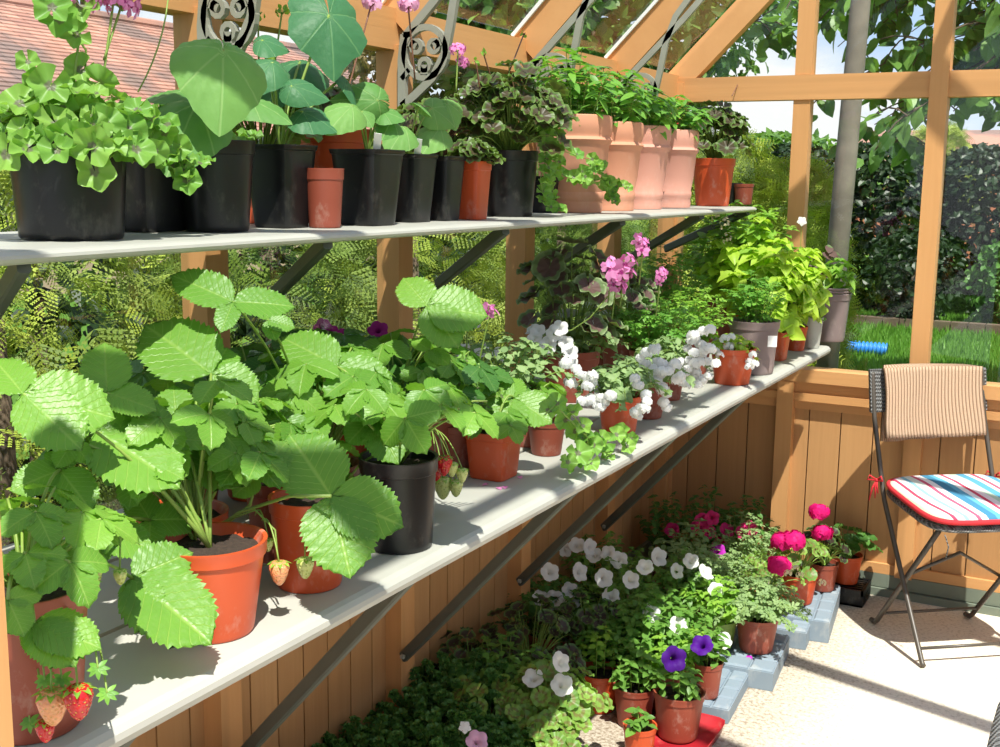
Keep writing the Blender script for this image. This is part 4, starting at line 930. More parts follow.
# ================================================================ FLOOR PLANTS
def block(name,a,lab,ang,Lx,Ly,h=.062,mat='blue',slots=4,grp=None):
    """ribbed plastic block, front-left corner at a"""
    t=thing(name,(a[0],a[1],0.001),lab,'block',grp);mb=MB();ca,sa=math.cos(ang),math.sin(ang)
    def P(u,v,z): return (a[0]+u*ca-v*sa,a[1]+u*sa+v*ca,z+.001)
    nu=3;nvv=4;g=.006
    for i in range(nu):
        for j in range(nvv):
            u0,u1=Lx*i/nu+g/2,Lx*(i+1)/nu-g/2;v0,v1=Ly*j/nvv+g/2,Ly*(j+1)/nvv-g/2;e=.005;b=-.003
            V=[P(u0+b,v0+b,0),P(u1-b,v0+b,0),P(u1-b,v1-b,0),P(u0+b,v1-b,0),P(u0,v0,h-e),P(u1,v0,h-e),P(u1,v1,h-e),P(u0,v1,h-e),P(u0+e,v0+e,h),P(u1-e,v0+e,h),P(u1-e,v1-e,h),P(u0+e,v1-e,h)]
            mb.add(V,[(0,1,5,4),(1,2,6,5),(2,3,7,6),(3,0,4,7),(4,5,9,8),(5,6,10,9),(6,7,11,10),(7,4,8,11),(8,9,10,11)])
    V=[P(0,0,.002),P(Lx,0,.002),P(Lx,Ly,.002),P(0,Ly,.002),P(0,0,h-.008),P(Lx,0,h-.008),P(Lx,Ly,h-.008),P(0,Ly,h-.008)]
    mb.add(V,[(3,2,1,0),(0,1,5,4),(1,2,6,5),(2,3,7,6),(3,0,4,7),(4,5,6,7)]);mb.build('body',M[mat],t);return t
BG='blue-grey ribbed blocks under the floor pots'
block('ribbed_block',(.515,3.12),'blue-grey ribbed block under the terracotta pot of feathery geranium','x' and .10,.215,.30,grp=BG)
block('ribbed_block',(.56,3.47),'blue-grey ribbed block just behind the front one, mostly under leaves',.10,.18,.14,grp=BG)
block('ribbed_block',(.63,3.56),'blue-grey ribbed block under the magenta geraniums, nearest the end wall',.12,.16,.36,.075,grp=BG)
block('ribbed_block',(.53,2.87),'pale blue-grey block poking out beside the red tray',.08,.15,.26,.045,grp=BG)
t=thing('black_crate',(.72,3.98,0),'low black slatted crate against the end wall plinth','crate')
mb=MB()
for k in range(7): mb.box(.65+.0*k,.82,3.95+.022*k,3.958+.022*k,.002,.06,.5)
mb.box(.65,.82,3.95,4.09,.001,.008,.5);mb.box(.65,.658,3.95,4.09,.04,.06,.5);mb.box(.812,.82,3.95,4.09,.04,.06,.5);mb.build('body',M['bl'],t)
t=thing('red_tray',(.60,2.66,0),'shallow red drip tray under the violet petunia pot','tray')
mb=MB();ax0,ax1,ay0,ay1=.49,.67,2.50,2.77
pr=[(0,.004),(.0,.0),(.012,.03),(.016,.03),(.008,.006)]
mb.lathe([(1e-4,.001),(.9,.001),(.97,.028),(1.0,.03),(.985,.031),(.93,.008),(1e-4,.006)],(0,0,0),40,lambda a:1/(abs(math.cos(a))**8+abs(math.sin(a))**8)**(1/8))
V=mb.v[0];V[:,0]=V[:,0]*.09+.60;V[:,1]=V[:,1]*.12+2.73;V[:,2]+=.001;mb.build('body',M['redtray'],t,True)
def fpos(px,py,z=0.002): return at(px,py,'z',z)
def fp(name,c,D_,H_,pm,lab,kind,cat='potted plant',grp=None,**k):
    c=np.array(c,float);t=thing(name,c,lab,cat,grp);cr=pot(t,c,D_,H_,M[pm]);return t,cr
FG='bedding plants on the floor'
def P_st(c,D_,H_,pm,lab,ns,Rr,Hh,ls,tm,lm,nodes=7,ws=1.1,fl=(),fm=None,fs=.05,rfl=0,name='potted_bedding_plant',tmf=None,droop=0,Y=None):
    t,cr=fp(name,c,D_,H_,pm,lab,0);tips=stemmed(t,cr,ns,Rr,Hh,ls,tm,lm,'stemg',nodes,pot_r=D_*.36,ws=ws,droop=droop)
    for (x,y) in fl:
        flower(t,at(x,y,'y',Y),nrm(np.array((.5,-.7,.55))+rnd3()*.28),fs*R.uniform(.88,1.08),fm,tmf)
    for k in range(rfl):
        tp,d=tips[R.randrange(len(tips))];out=nrm((tp-cr)*np.array((1,1,.5))+np.array((.03,-.05,.06)));flower(t,tp+out*.012,out+rnd3()*.25,fs*R.uniform(.85,1.1),fm,tmf)
    return t,cr
def P_ge(c,D_,H_,pm,lab,n,Rr,Hh,ls,lm,heads=(),hm='mag',Y=None,tm=None,hr=.036,name='potted_geranium'):
    t,cr=fp(name,c,D_,H_,pm,lab,0);petiolate(t,cr,n,Rr,Hh,ls,tm or LG2,M[lm],M['stemg'],droop=.02)
    for (x,y) in heads: head(t,at(x,y,'y',Y),hr*R.uniform(.9,1.1),34,.030,hm,stalk=cr)
    return t,cr
# far right corner: magenta geraniums
c=fpos(842,592,.062);P_ge((.745,4.02,.062),.105,.10,'or','leafy geranium without bloom in orange pot on the black crate by the end wall',30,.11,.11,.05,'shade')
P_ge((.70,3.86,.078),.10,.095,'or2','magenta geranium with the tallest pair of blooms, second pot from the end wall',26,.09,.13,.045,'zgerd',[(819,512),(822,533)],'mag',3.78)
P_ge((.655,3.70,.078),.125,.10,'or','magenta geranium with wide double head, pot at the edge of the rear blue-grey block',34,.11,.13,.045,'zger',[(781,541),(794,541)],'mag',3.62)
P_ge((.60,3.50,.066),.11,.095,'or','geranium with a single magenta head and cream buds, above the gap between blocks',34,.12,.14,.036,'zger',[(779,566)],'mag',3.36,LI)
t,cr=P_st((.64,3.27,.066),.128,.105,'or2','feathery-leaved scented geranium in terracotta pot on the front blue-grey block',44,.155,.14,.034,LP,'grey',6,droop=.05)
for x,y in((795,568),(800,575),(788,573),(822,583),(726,600),(732,610)): head(t,at(x,y,'y',3.3),.012,9,.012,'cream',name='flower_cluster')
P_st((.535,3.24,.066),.105,.085,'grn','white petunia in lime green pot beside the terracotta pot of feathery geranium',20,.12,.15,.032,LO,'mint',7,fl=[(721,641),(667,625)],fm='wpet',fs=.062,Y=3.10)
P_st((.42,3.42,.066),.12,.10,'or2','soft grey-green bushy plant left of the feathery geranium',36,.15,.17,.032,LP,'grey',7)
P_st((.30,3.62,.0),.12,.10,'or2','bushy plant with one orchid petunia, in shade before the end wall',22,.14,.24,.032,LO,'grey',7,fl=[(718,551)],fm='orchid',fs=.055,Y=3.5)
P_st((.46,3.72,.0),.12,.10,'or2','bushy green plant with cream buds between pink petunias and magenta geraniums',30,.14,.26,.032,LP,'grey',7)
# rose petunias in the back corner
for k,(c,fl,lb) in enumerate((((.14,3.86,0),[(702,520),(697,528),(672,530)],'rose petunia in the corner, upper blooms against the corner post'),((.27,3.93,0),[(709,532),(727,530),(712,518)],'rose petunia with dark pink open bloom right of the corner post'),((.40,3.98,0),[(745,532),(751,528),(720,545)],'rose petunia nearest the end-wall post with nodding blooms'),)):
    P_st(c,.12,.10,'or2',lb,18,.11,.27,.030,LO,'shade',8,fl=fl,fm='rosep',fs=.058,Y=3.74)
# white petunias
P_st((.13,3.30,0),.13,.11,'or2','white petunias at the foot of the left wall, farthest cluster below the brace bolt',34,.17,.24,.030,LO,'pet',8,fl=[(566,550),(577,545),(590,547),(594,555),(608,553),(619,560)],fm='wpet',fs=.052,Y=3.12)
P_st((.26,3.08,0),.13,.11,'or2','white petunias with the largest upright bloom, centre of the floor display',34,.17,.23,.030,LO,'pet',8,fl=[(631,580),(604,578),(580,572),(645,567),(611,596),(570,590),(572,600)],fm='wpet',fs=.054,Y=2.98)
P_st((.09,2.98,0),.13,.11,'or2','white petunias leaning out from the wall planks, leftmost white group',30,.15,.22,.030,LO,'shade',8,fl=[(554,600),(540,598),(550,572)],fm='wpet',fs=.055,Y=2.92)
P_st((.37,3.32,0),.13,.11,'or2','white petunias behind the bright trailing leaves, two open side by side',34,.17,.22,.030,LO,'pet',8,fl=[(659,557),(691,561),(677,571),(706,572),(716,590)],fm='wpet',fs=.055,Y=3.22)
P_st((.42,3.02,0),.13,.11,'or2','lime round-leaved bedding plant with two white blooms, left of green pot',34,.17,.20,.034,LO,'pet',8,fl=[(652,613),(678,625)],fm='wpet',fs=.055,Y=2.95)
# violet petunias
P_st((.60,2.93,.047),.085,.10,'or2','violet petunia in narrow terracotta pot, right of two violet blooms',8,.06,.13,.034,LO,'pet',6,fl=[(702,645)],fm='purp',fs=.058,Y=2.86)
P_st((.588,2.735,.012),.135,.125,'or2','violet petunia seedling in broad terracotta pot standing on the red tray',6,.065,.10,.034,LO,'pet',5,fl=[(674,659)],fm='purp',fs=.062,Y=2.62)
P_st((.50,2.86,.0),.10,.11,'or2','small leafy seedling pot squeezed between the two violet petunia pots',12,.08,.12,.034,LO,'mint',6)
P_st((.545,2.57,.002),.085,.10,'or','tiny two-leaved seedling in orange terracotta pot, nearest pot beside the red tray',3,.04,.05,.04,LO,'pet',2)
P_st((.455,2.76,.002),.115,.11,'or2','leafy seedlings in dark-rimmed terracotta pot behind the tiny orange seedling pot',9,.08,.13,.034,LO,'pet',6)
P_st((.40,2.93,.002),.11,.11,'or2','upright bedding plant, dense pale leaves, centre front of the floor display',24,.11,.20,.032,LO,'pet',8)
P_st((.335,2.80,.002),.125,.11,'or','spindly upright seedling in orange pot with black inner rim',5,.05,.16,.03,LO,'mint',7)
P_st((.32,2.90,0),.12,.11,'or2','dark leafy bedding plant between white petunias and the spindly seedling',28,.14,.17,.030,LO,'pet',7)
P_st((.50,2.98,.0),.11,.11,'or2','fresh green bedding plant directly behind the pale block',20,.11,.13,.034,LO,'mint',7)
# zoned geraniums
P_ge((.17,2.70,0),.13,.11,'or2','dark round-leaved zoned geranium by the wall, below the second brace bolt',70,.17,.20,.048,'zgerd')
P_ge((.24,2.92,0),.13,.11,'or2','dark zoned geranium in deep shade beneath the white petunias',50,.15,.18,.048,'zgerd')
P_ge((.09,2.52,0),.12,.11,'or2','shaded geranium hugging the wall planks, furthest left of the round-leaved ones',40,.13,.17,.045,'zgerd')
P_ge((.345,2.44,0),.13,.11,'or','sunlit lime geranium with reddish leaf rings, foremost in the floor display',80,.17,.15,.056,'zger',[(560,745)],'redp',2.30,LG,.02)
P_ge((.23,2.34,0),.13,.11,'or','half-sunlit lime geranium left of the foremost one',60,.15,.13,.052,'zger',tm=LG)
P_ge((.42,2.27,0),.12,.10,'or2','low lime geranium at the bottom edge of the photo near the orange seedling pot',45,.12,.10,.052,'zger',tm=LG)
t,cr=P_st((.20,2.50,0),.12,.11,'or2','white petunia with two large blooms over dark leaves, left of the lime geraniums',26,.14,.19,.032,LO,'pet',7,fl=[(562,685),(561,662),(533,678)],fm='wpet',fs=.052,Y=2.38)
# dark bedding along the wall
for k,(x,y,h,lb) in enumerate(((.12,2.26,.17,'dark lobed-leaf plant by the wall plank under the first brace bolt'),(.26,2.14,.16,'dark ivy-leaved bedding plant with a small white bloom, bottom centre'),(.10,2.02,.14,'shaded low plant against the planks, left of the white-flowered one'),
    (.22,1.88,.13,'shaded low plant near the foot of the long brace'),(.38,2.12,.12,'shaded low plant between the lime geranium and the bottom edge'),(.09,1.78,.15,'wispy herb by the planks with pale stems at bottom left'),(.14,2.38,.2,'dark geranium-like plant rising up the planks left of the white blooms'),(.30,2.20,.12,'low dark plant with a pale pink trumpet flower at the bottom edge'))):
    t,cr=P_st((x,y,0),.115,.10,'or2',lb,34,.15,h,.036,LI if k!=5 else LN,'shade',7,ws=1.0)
    if k==1: flower(t,at(465,727,'y',2.02),(.5,-.5,.6),.03,'wpet2',FF)
    if k==7: flower(t,at(477,741,'y',2.08),(.4,-.5,.7),.05,'ppink')
    if k==3:
        pass
for (x,y,lb) in((.14,1.52,'leafy climber beneath the near end of the lower shelf, bottom left'),(.20,1.66,'green leafy plant under the shelf between the two nearest braces')):
    P_st((x,y,0),.12,.11,'or2',lb,20,.13,.30 if x<.2 else .2,.04,LI,'shade',8,ws=1)
# fallen petals on the floor
for k,(x,y) in enumerate(((733,696),(728,692),(748,655))):
    mb=MB();p=at(x,y,'z',.004 if k<2 else .066);mb.put(LT,p,rnd3()*np.array((1,1,0)),(.2,-.3,1),.022,1.4);tag(mb.build('fallen_petal',M['orchid'],None,True,off=p),'fallen purple-pink petal on the '+('concrete beside the front block' if k<2 else 'top of the front blue-grey block'),'petal','fallen petals by the front block' if k<2 else None)
# ================================================================ CHAIRS
def chair(root,B,f,w,Wd=.39,seatn='seat'):
    B=np.array(B,float);f=nrm(f);w=nrm(w);z_=np.array((0,0,1.))
    P=lambda s,q,z:B+f*s+w*q+z_*z
    for q in(0,Wd):
        mb=MB();io=.012 if q==0 else -.012
        mb.tube([P(.345,q+io*0,.006),P(.335,q,.012),P(.045,q,.44),P(.02,q,.50),P(-.055,q,.69),P(-.085,q,.825),P(-.088,q,.832)],[.008]*7,8);mb.build('back_leg',M['chairm'],root,True)
        mb=MB();mb.tube([P(-.028,q+io*2,.008),P(-.004,q+io*2,.008),P(.01,q+io*2,.02),P(.33,q+io*2,.425)],.0085,8);mb.build('front_leg',M['chairm'],root,True)
    mb=MB();mb.tube([P(.04,.02,.055),P(.04,Wd-.02,.055)],.005,6);mb.build('stretcher',M['chairm'],root,True)
    mb=MB();mb.tube([P(.315,0,.05),P(.315,Wd,.05)],.005,6);mb.build('stretcher',M['chairm'],root,True)
    mb=MB();mb.tube([P(.18,0.02,.235),P(.18,Wd/2,.30),P(.14,Wd-.02,.20)],.006,6);mb.build('cross_brace',M['chairm'],root,True)
    # seat
    mb=MB();n=10
    for i in range(n+1):
        for j in range(n+1):
            u=i/n;v=j/n;pass
    def pad(z0,th,inset,s0,s1,rad,col=None,puff=0,n=14,fc=None):
        V=[];Cc=[]
        k=0;N_=40;ring=[]
        for i in range(N_):
            a=2*PI*i/N_;cx=math.copysign(abs(math.cos(a))**rad,math.cos(a));cy=math.copysign(abs(math.sin(a))**rad,math.sin(a));ring.append((cx,cy))
        prof=[(0.0,0),(.5,0),(.93,0),(.99,.25),(1.0,.5),(.99,.75),(.93,1),(.5,1+puff),(0.0,1+puff*1.3)]
        for (k_,h) in prof:
            for cx,cy in ring:
                s=(s0+s1)/2+cy*k_*(s1-s0)/2;ww=(Wd/2+.012-inset)*(1+.04*cy)
                q=Wd/2+cx*k_*ww;V.append(P(s,q,z0+th*h+.035*(1-s/.385)));Cc.append((.5,(cy*k_+1)/2 if fc is None else fc(cx*k_,cy*k_),0,0))
        m_=len(ring);Fc=[(r_*m_+i,r_*m_+(i+1)%m_,(r_+1)*m_+(i+1)%m_,(r_+1)*m_+i) for r_ in range(len(prof)-1) for i in range(m_)]
        b=MB();b.add(V,Fc,Cc);return b
    pad(.425,.022,-.004,.0,.385,.42).build('seat',M['rattan'],root,True)
    # woven back panel: two side wraps and curved band
    mb=MB();V=[];n=12
    for i in range(n+1):
        u=i/n;bow=.02*math.sin(PI*u)
        for (s,z) in((-.062,.705),(-.088,.842),(-.100,.842),(-.074,.705)): V.append(P(s-bow+.006,-.012+u*(Wd+.024),z))
    mb.add(V,[(i*4+k,i*4+(k+1)%4,(i+1)*4+(k+1)%4,(i+1)*4+k) for i in range(n) for k in range(4)]+[(3,2,1,0),tuple(n*4+k for k in range(4))]);mb.build('backrest',M['rattan'],root)
    return P,pad
B_=(.87,3.80,0.002);f_=(.62,-.785,0);w_=(.785,.62,0)
t=thing('bistro_chair',B_,'dark folding garden chair with rattan seat and back, standing before the end wall','chair')
P,pad=chair(t,B_,f_,w_)
s=MB();s.tube([P(.37,.02,.425),P(.378,.03,.39),P(.372,.028,.355)],.002,5);s.build('loose_cord',M['rattan'],t,True)
cu=thing('seat_cushion',P(.19,.195,.449),'striped red, blue and white seat cushion tied to the chair with red bows','cushion')
def stripe(x,y):
    v=.5+.5*x*.8-(.0)*y;return min(.999,max(0,(x+1)/2*.92+.04-.10*max(0,y)**2*(1-x)*.5))
cb=pad(.449,.030,.0,.012,.385,.42,puff=.28,fc=stripe).build('cover',M['cush'],cu,True)
pb=MB();ringp=[]
for i in range(41):
    a=2*PI*i/40;cx=math.copysign(abs(math.cos(a))**.42,math.cos(a));cy=math.copysign(abs(math.sin(a))**.42,math.sin(a));ringp.append(P(.1985+cy*.19,.195+cx*.2085*(1+.04*cy),.4635+.035*(1-(.1985+cy*.19)/.385)))
pb.tube(ringp,.0085,8);pb.build('piping',M['redc'],cu,True)
for q in(-.004,.392):
    b=MB();k=P(.015,q-(.01 if q<0 else -.01),.498)
    for d in((.012,-.05),(-.006,-.058),(.02,-.035)): b.tube([k,k+w_[0]*0+np.array((-.008+d[0]*.5,-.008,.4*d[1])),k+np.array((d[0]-.012,-.012,d[1]*1.15))],[.003,.0035,.002],6)
    for sgn in(-1,1): b.tube([k,k+np.array((sgn*.018-.004,-.01,.016)),k+np.array((sgn*.024-.004,-.012,.002)),k],.003,6)
    b.lathe([(1e-4,-.007),(.006,-.004),(.007,0),(.006,.004),(1e-4,.007)],k,10);b.build('tie_bow',M['redc'],cu,True)
# towel
tw=thing('towel',P(-.1,.19,.885),'beige ribbed towel folded over the back of the chair','towel')
def sheet(s_of,zt,zb,q0,q1,side,seed):
    V=[];Cc=[];n=40;m_=14
    for j in range(m_+1):
        v=j/m_
        for i in range(n+1):
            u=i/n;q=q0+(q1-q0)*u+.004*math.sin(v*5+u*3)
            z=zt+(zb-zt)*v-(.006*math.sin(u*PI))*(v)+(.01 if side<0 else 0)*u*v
            s=s_of(z)+(0 if side>0 else -.048)+side*(.0+.004*math.sin(u*11+seed)*v+.010*v)-.02*math.sin(PI*min(1,max(0,u)));V.append(P(s,q,z));Cc.append((.5,u,0,0))
    return V,[(j*(n+1)+i,j*(n+1)+i+1,(j+1)*(n+1)+i+1,(j+1)*(n+1)+i) for j in range(m_) for i in range(n)],Cc
sb=lambda z:-.040-(max(z,.5)-.705)*.19
mb=MB()
V1,F1,C1=sheet(sb,.849,.628,.026,.378,1,0);V2,F2,C2=sheet(sb,.849,.600,.05,.26,-1.8,2)
mb.add(V1,F1,C1);mb.add(V2,F2,C2)
n=40
Vt=[];Ct=[]
for a in range(5):
    for i in range(n+1):
        u=i/n;p=np.array(V1[i])*(1-a/4)+np.array(V2[i])*(a/4)+np.array((0,0,.006*math.sin(PI*a/4)));Vt.append(p);Ct.append((.5,u,0,0))
mb.add(Vt,[(a*(n+1)+i,a*(n+1)+i+1,(a+1)*(n+1)+i+1,(a+1)*(n+1)+i) for a in range(4) for i in range(n)],Ct)
o=mb.build('cloth',M['towel'],tw,True);sd_=o.modifiers.new('s','SOLIDIFY');sd_.thickness=.005
# second chair: only the rattan seat edge shows at the bottom right
B2=np.array((1.752,2.06,.002));t2=thing('bistro_chair',B2,'second rattan chair, only its pale woven seat edge visible at bottom right corner','chair')
chair(t2,B2,(-1,0,0),(0,1,0))
# ================================================================ OUTSIDE
mb=MB();mb.box(-30,20,D+.06,40,-.1,-.005,.5);mb.box(-30,-.06,-8,D+.06,-.1,-.005,.5);mb.box(W+.06,20,-8,D+.06,-.1,-.005,.5);struct('lawn',mb,M['lawn'])
# grass in view
mb=MB();g=np.random.default_rng(3);n=52000
Y=4.6+ (g.random(n)**1.3)*9.6;X=-1.9+g.random(n)*(3.4)-.10*(Y-5)
Hh=.035+.05*g.random(n);an=g.random(n)*6.28;lx=(g.random(n)-.5)*.05;ly=(g.random(n)-.5)*.05;wd=.0022+.0006*Y
V=np.zeros((n,3,3));V[:,0]=np.c_[X-np.cos(an)*wd,Y-np.sin(an)*wd,0*X-.004];V[:,1]=np.c_[X+np.cos(an)*wd,Y+np.sin(an)*wd,0*X-.004];V[:,2]=np.c_[X+lx,Y+ly,Hh]
cc=np.zeros((n,3,4));cc[:,:,0]=g.random(n)[:,None];mb.add(V.reshape(-1,3),np.arange(n*3).reshape(-1,3),cc.reshape(-1,4))
mb.build('grass',M['grass'],None,kind='stuff',label='short bright lawn grass beyond the end wall glass',category='grass') if 0 else tag(mb.build('grass',M['grass']),'short bright lawn grass beyond the end wall glass','grass',None,'stuff')
def fronds(c,rx,ry,h,n,s,mat,lab,name='conifer_shrub',cat='shrub',pointy=1.0,trunk=True,grp=None,z0=0,inner=True):
    c=np.array(c,float);t=thing(name,c,lab,cat,grp);mb=MB()
    for i in range(n):
        a=R.uniform(0,2*PI);u=R.random();q=(1-u**pointy)**.5*.95+.08;rr=q*R.uniform(.75,1.05)
        p=c+np.array((rx*rr*math.cos(a),ry*rr*math.sin(a),z0+(h-z0)*u));out=nrm(np.array((math.cos(a),math.sin(a),R.uniform(-.5,.6))))
        mb.put(FR,p,out+rnd3()*.6+np.array((0,0,-.15)),out*.5+np.array((0,0,.6))+rnd3()*.7,s*R.uniform(.7,1.2),1.1)
    mb.build('foliage',M[mat],t)
    if trunk: b=MB();b.tube([c,c+np.array((0,0,h*.8))],[.05,.02],8);b.build('trunk',M['bark'],t,True)
    return t
def leafblob(c,rx,ry,h,n,s,mat,lab,name='shrub',cat='shrub',z0=.0,grp=None,tm=None,trunk=.06,pw=.5,extra=None):
    c=np.array(c,float);t=thing(name,c,lab,cat,grp);mb=MB();tm=tm or LT
    for i in range(n):
        a=R.uniform(0,2*PI);v=R.uniform(-1,1);q=math.sqrt(max(0,1-abs(v)**(1/pw)));rr=R.uniform(.45,1.03)*q
        p=c+np.array((rx*rr*math.cos(a),ry*rr*math.sin(a),z0+(h-z0)*(v+1)/2));out=nrm(np.array((math.cos(a)*q,math.sin(a)*q,v*.6)))
        mb.put(tm,p,rnd3()+out*.5,out*.6+np.array((0,0,.4))+rnd3()*.5,s*R.uniform(.7,1.3),1.1)
    mb.build('foliage',M[mat],t)
    b=MB();b.tube([c,c+np.array((0,0,z0+(h-z0)*.7))],[trunk,trunk*.4],8);b.build('trunk',M['bark'],t,True)
    return t
# conifers close to the left glass
CL=['golden conifer against the left glass, nearest the door','golden conifer with hanging yellow sprays left of the first wall post','mixed green conifer between first and second wall post','golden conifer behind the second wall post','green conifer between the second and third wall post','green-gold conifer behind the pelargoniums','green conifer behind the salvia bush']
for k,(x,y,h,m_) in enumerate(((-.72,.9,1.42,'con'),(-.72,1.75,1.52,'con'),(-.70,2.7,1.4,'cond'),(-.85,3.7,1.6,'con'),(-.8,4.9,1.55,'cond'),(-1.2,6.2,1.6,'cond'),(-1.9,7.6,1.8,'cond'))):
    t=fronds((x,y,0),.42,.62,h,1300,.12,m_,CL[k],pointy=1.8,z0=.15)
    if k in(0,1): pass
for k,(px,y,rx,h,n_,lb) in enumerate(((748,6.6,.42,1.5,1500,'bright yellow-green conifer left of the end-wall mid post'),(792,7.6,.36,1.55,1500,'yellow-green conifer between the mid post and the grey pole'),(715,8.0,.6,1.75,1300,'tall yellow-green conifer behind the orange geranium pot'))):
    q=at(px,250,'y',y);fronds((q[0],y,0),rx,.45,h,int(n_*1.3),.17,'con2',lb,pointy=2.2,z0=.05)
for k,(x,y,h) in enumerate(((-1.5,1.2,1.5),(-1.6,2.6,1.55),(-1.8,4.0,1.6),(-2.0,5.4,1.65),(-2.4,7.2,1.7))):
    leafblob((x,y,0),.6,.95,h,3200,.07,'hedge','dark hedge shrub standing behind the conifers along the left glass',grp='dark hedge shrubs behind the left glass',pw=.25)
# grey pole
t=MB();p0=at(833,300,'y',5.3);p1=at(858,30,'y',5.3);d=(p1-p0)
b0=p0-d*(p0[2]/d[2]);b0[2]=-.02;t.tube([b0,b0+d*(1.6/d[2]),p1,p1+d*.8],[.050,.046,.042,.040],14);tag(t.build('pole',M['pole'],None,True,off=b0),'weathered grey leaning pole standing on the lawn behind the glass','pole')
# dark hedge at the back of the lawn
for k,(x,y) in enumerate(((-1.9,13.3),(-.9,13.6),(.1,13.8),(1.1,14.0),(2.1,14.2))):
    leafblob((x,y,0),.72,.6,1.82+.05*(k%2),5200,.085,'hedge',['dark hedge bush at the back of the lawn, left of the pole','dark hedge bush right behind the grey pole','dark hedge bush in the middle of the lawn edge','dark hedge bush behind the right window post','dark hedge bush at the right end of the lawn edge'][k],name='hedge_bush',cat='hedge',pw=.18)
for k,(x,y,h,lb) in enumerate(((-.35,12.3,1.0,'low dark rambling shrub in front of the hedge, left'),(.55,12.7,.9,'low grey-green shrub in the flower bed, right of the window post'),(1.3,12.9,1.1,'low dark shrub in the flower bed at far right'))):
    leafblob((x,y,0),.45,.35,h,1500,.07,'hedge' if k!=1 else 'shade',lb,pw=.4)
fronds((-.62,15.2,0),.5,.4,2.1,900,.2,'con','yellow-green conifer top rising over the dark hedge',pointy=2.0,z0=1.0)
mb=MB()
for k in range(14): mb.box(-.9+.16*k,-.9+.16*k+.15,12.0-.03*k*0,12.12,-.004,.10,R.random())
tag(mb.build('bed_edging',M['bark']),'dark timber edging along the flower bed at the end of the lawn','edging')
# blue edging roll
t=MB();pts=[at(x,y,'y',10.0) for x,y in((848,317),(858,322),(870,325),(880,327),(888,328))];
P_=[np.array(p) for p in pts];fine=[P_[0]+(P_[-1]-P_[0])*i/40 for i in range(41)]
for p in fine: p[2]=.055
t.tube(fine,[.055+.012*math.sin(i*1.6) for i in range(41)],10);tag(t.build('pool_hose',M['bluehose'],None,True),'bright blue corrugated hose lying on the lawn','hose')
# tree over the end wall
t=thing('garden_tree',(3.4,8.6,0),'broad-leaved tree whose drooping branches hang over the end wall glass','tree')
tr_=MB();tr_.tube([(3.4,8.6,-.02),(3.3,8.5,1.5),(3.1,8.4,3.0),(2.8,8.2,4.4)],[.2,.17,.13,.08],12);tr_.build('trunk',M['bark'],t,True)
lf=MB();br=MB();T6=keep(T_simple(.26,4,2,.25,-.2))
for k in range(85):
    s0=np.array((3.1,8.4,R.uniform(2.4,4.2)));e=np.array((1.3-2.1*R.random(),R.uniform(5.7,8.2),R.uniform(1.8,3.2) if k%3 else R.uniform(1.6,2.1)));
    if e[0]<.1: e[2]=max(e[2],2.25+R.random()*.9)
    br.tube(curve(s0,e,(0,0,.35),8),[.02,.017,.014,.012,.01,.008,.006,.005,.003],6)
    pts=curve(s0,e,(0,0,.35),8)
    for i in range(15):
        u=R.uniform(.35,1)*8;j=min(7,int(u));p=pts[j]+(pts[j+1]-pts[j])*(u-j);q=p+np.array((R.gauss(0,.22),R.gauss(0,.22),R.uniform(-.32,.12)))
        br.tube(curve(p,q,(0,0,.05),4),.004,4)
        for m_ in range(11):
            pp=p+(q-p)*(m_+1)/11;lf.put(T6,pp+rnd3()*.02,np.array((R.gauss(0,.6),R.gauss(0,.6),-.8)),rnd3()*.6+np.array((0,-.5,.5)),R.uniform(.08,.135),1.15)
lf.build('foliage',M['tree'],t);br.build('branch',M['bark'],t,True)
# trees beyond the roof glass
leafblob((-5.0,11.5,0),1.7,1.7,4.9,8000,.12,'treeb','copper-tinged tree beyond the roof glass, left','garden_tree','tree',1.6,trunk=.14,tm=LT)
leafblob((-3.6,11.5,0),2.3,2.2,5.2,9000,.14,'tree','tall green tree beyond the roof glass, centre','garden_tree','tree',2.0,trunk=.14,tm=LT)
leafblob((-3.0,16.5,0),1.8,1.5,2.05,3500,.13,'tree','round green tree behind the yellow conifers','garden_tree','tree',.8,trunk=.12)
# neighbour house with tiled roof
t=thing('house',(-13,12,0),'neighbouring house with long weathered clay tile roof, seen top left','house')
mb=MB();nr=30;y0,y1=1.5,19.0
for i in range(nr):
    u0=i/nr;u1=(i+1)/nr+.01
    for j in range(66):
        ya=y0+(y1-y0)*j/66;yb=ya+(y1-y0)/66-.008
        xa=-9.2-3.3*u0;xb=-9.2-3.3*u1;za=1.95+1.78*u0;zb=1.95+1.78*u1
        mb.add([(xa,ya,za+.035),(xa,yb,za+.035),(xb,yb,zb+.012),(xb,ya,zb+.012),(xa,ya,za-.02),(xa,yb,za-.02)],[(0,1,2,3),(4,5,1,0)],[R.random(),0,0,0])
mb.build('roof',M['tiles'],t)
mb=MB();mb.box(-15,-9.6,y0+.3,y1-.3,0,1.95);mb.add([(-12.5,y1-.3,3.7),(-9.6,y1-.3,1.95),(-15,y1-.3,1.95)],[(0,1,2)]);mb.add([(-9.2,y0,1.93),(-9.2,y1,1.93),(-12.5,y1,3.7),(-12.5,y0,3.7)],[(0,1,2,3)]);mb.add([(-12.5,y0,3.72),(-12.5,y1,3.72),(-15.8,y1,1.93),(-15.8,y0,1.93)],[(0,1,2,3)]);mb.build('wall',M['render'],t)
mb=MB();mb.tube([(-12.5,y0,3.75),(-12.5,y1,3.75)],.09,8);mb.build('ridge',M['tiles'],t)
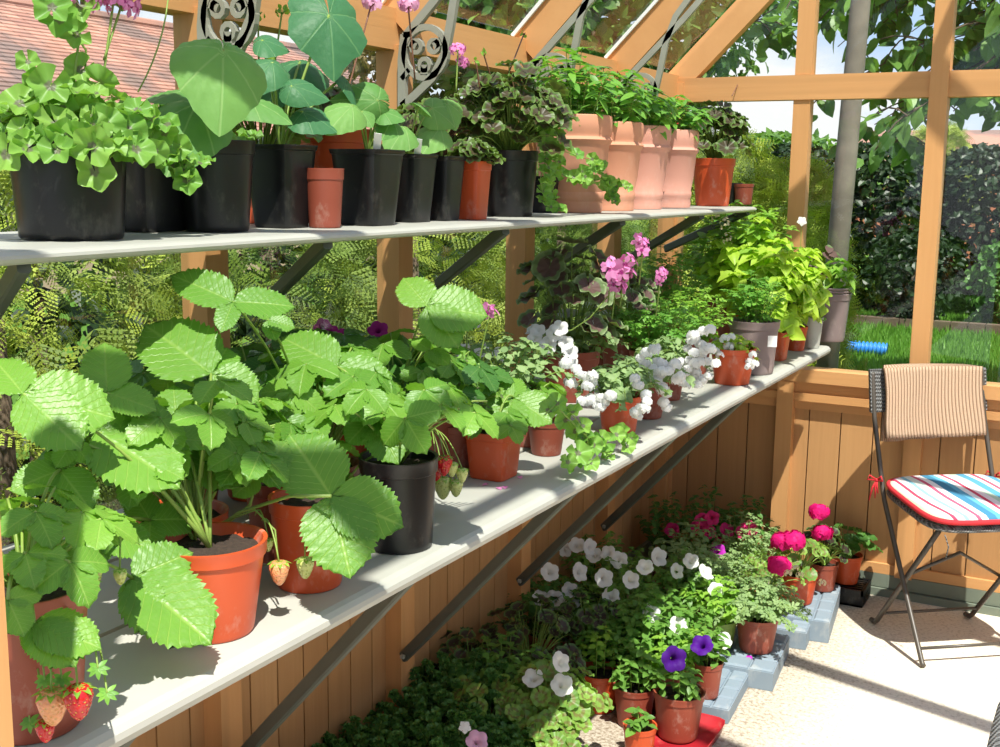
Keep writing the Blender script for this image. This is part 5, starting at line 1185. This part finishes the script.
# far houses to the right
t=thing('house',(-2.2,24,0),'distant house with red tiled roof showing beyond the hedge behind the pole','house')
mb=MB();mb.box(-3.8,.2,24,28,0,1.75);mb.build('wall',M['brick'],t);mb=MB();mb.add([(-4,23.8,1.75),(.4,23.8,1.75),(.0,26,2.5),(-3.6,26,2.5),(-4,28.2,1.75),(.4,28.2,1.75)],[(0,1,2,3),(5,4,3,2),(4,0,3),(1,5,2)]);mb.build('roof',M['tiles'],t)
# ================================================================ LIGHT, SKY, CAMERA
sd=nrm((-.34,.40,-1.0))
sl=bpy.data.lights.new('sun','SUN');sl.energy=7.6;sl.angle=math.radians(.6);sl.color=(1,.955,.87)
so=bpy.data.objects.new('sun',sl);C.objects.link(so);so.rotation_euler=Vector(sd).to_track_quat('-Z','Y').to_euler();so.location=(3,-3,8)
w=bpy.data.worlds.new('sky');bpy.context.scene.world=w;w.use_nodes=True;nt=w.node_tree;nt.nodes.clear()
tc=N(nt,'ShaderNodeTexCoord');sp=N(nt,'ShaderNodeSeparateXYZ');L(nt,tc.outputs['Generated'],sp.inputs[0])
g=ramp(nt,sp.outputs[2],[(0,(.72,.84,1)),(.15,(.50,.70,1)),(.6,(.22,.42,.85))])
mp=N(nt,'ShaderNodeMapping');mp.inputs['Scale'].default_value=(1,1,2.5);L(nt,tc.outputs['Generated'],mp.inputs[0])
n=N(nt,'ShaderNodeTexNoise');n.inputs['Scale'].default_value=3.2;n.inputs['Detail'].default_value=7;n.inputs['Roughness'].default_value=.6;L(nt,mp.outputs[0],n.inputs['Vector'])
cl=ramp(nt,n.outputs[0],[(.42,0),(.58,1)])
bg=N(nt,'ShaderNodeBackground');L(nt,mix(nt,cl,g,(1.0,1.0,1.0)),bg.inputs[0]);bg.inputs[1].default_value=1.0
o=N(nt,'ShaderNodeOutputWorld');L(nt,bg.outputs[0],o.inputs[0])
cd=bpy.data.cameras.new('camera');cd.sensor_width=36;cd.lens=36*F/1000;cd.clip_start=.02
co=bpy.data.objects.new('camera',cd);C.objects.link(co);C_=bpy.context.scene;C_.camera=co
from mathutils import Matrix
mw=Matrix(((RT[0],UP[0],-FW[0],CAM[0]),(RT[1],UP[1],-FW[1],CAM[1]),(RT[2],UP[2],-FW[2],CAM[2]),(0,0,0,1)));co.matrix_world=mw
vs=C_.view_settings;vs.view_transform='Standard';vs.look='None';vs.gamma=1;vs.use_curve_mapping=False;vs.exposure=0.15
cy=C_.cycles;cy.max_bounces=8;cy.transparent_max_bounces=24;cy.diffuse_bounces=4;cy.transmission_bounces=6;cy.use_denoising=True;cy.caustics_reflective=False;cy.caustics_refractive=False;cy.sample_clamp_indirect=6
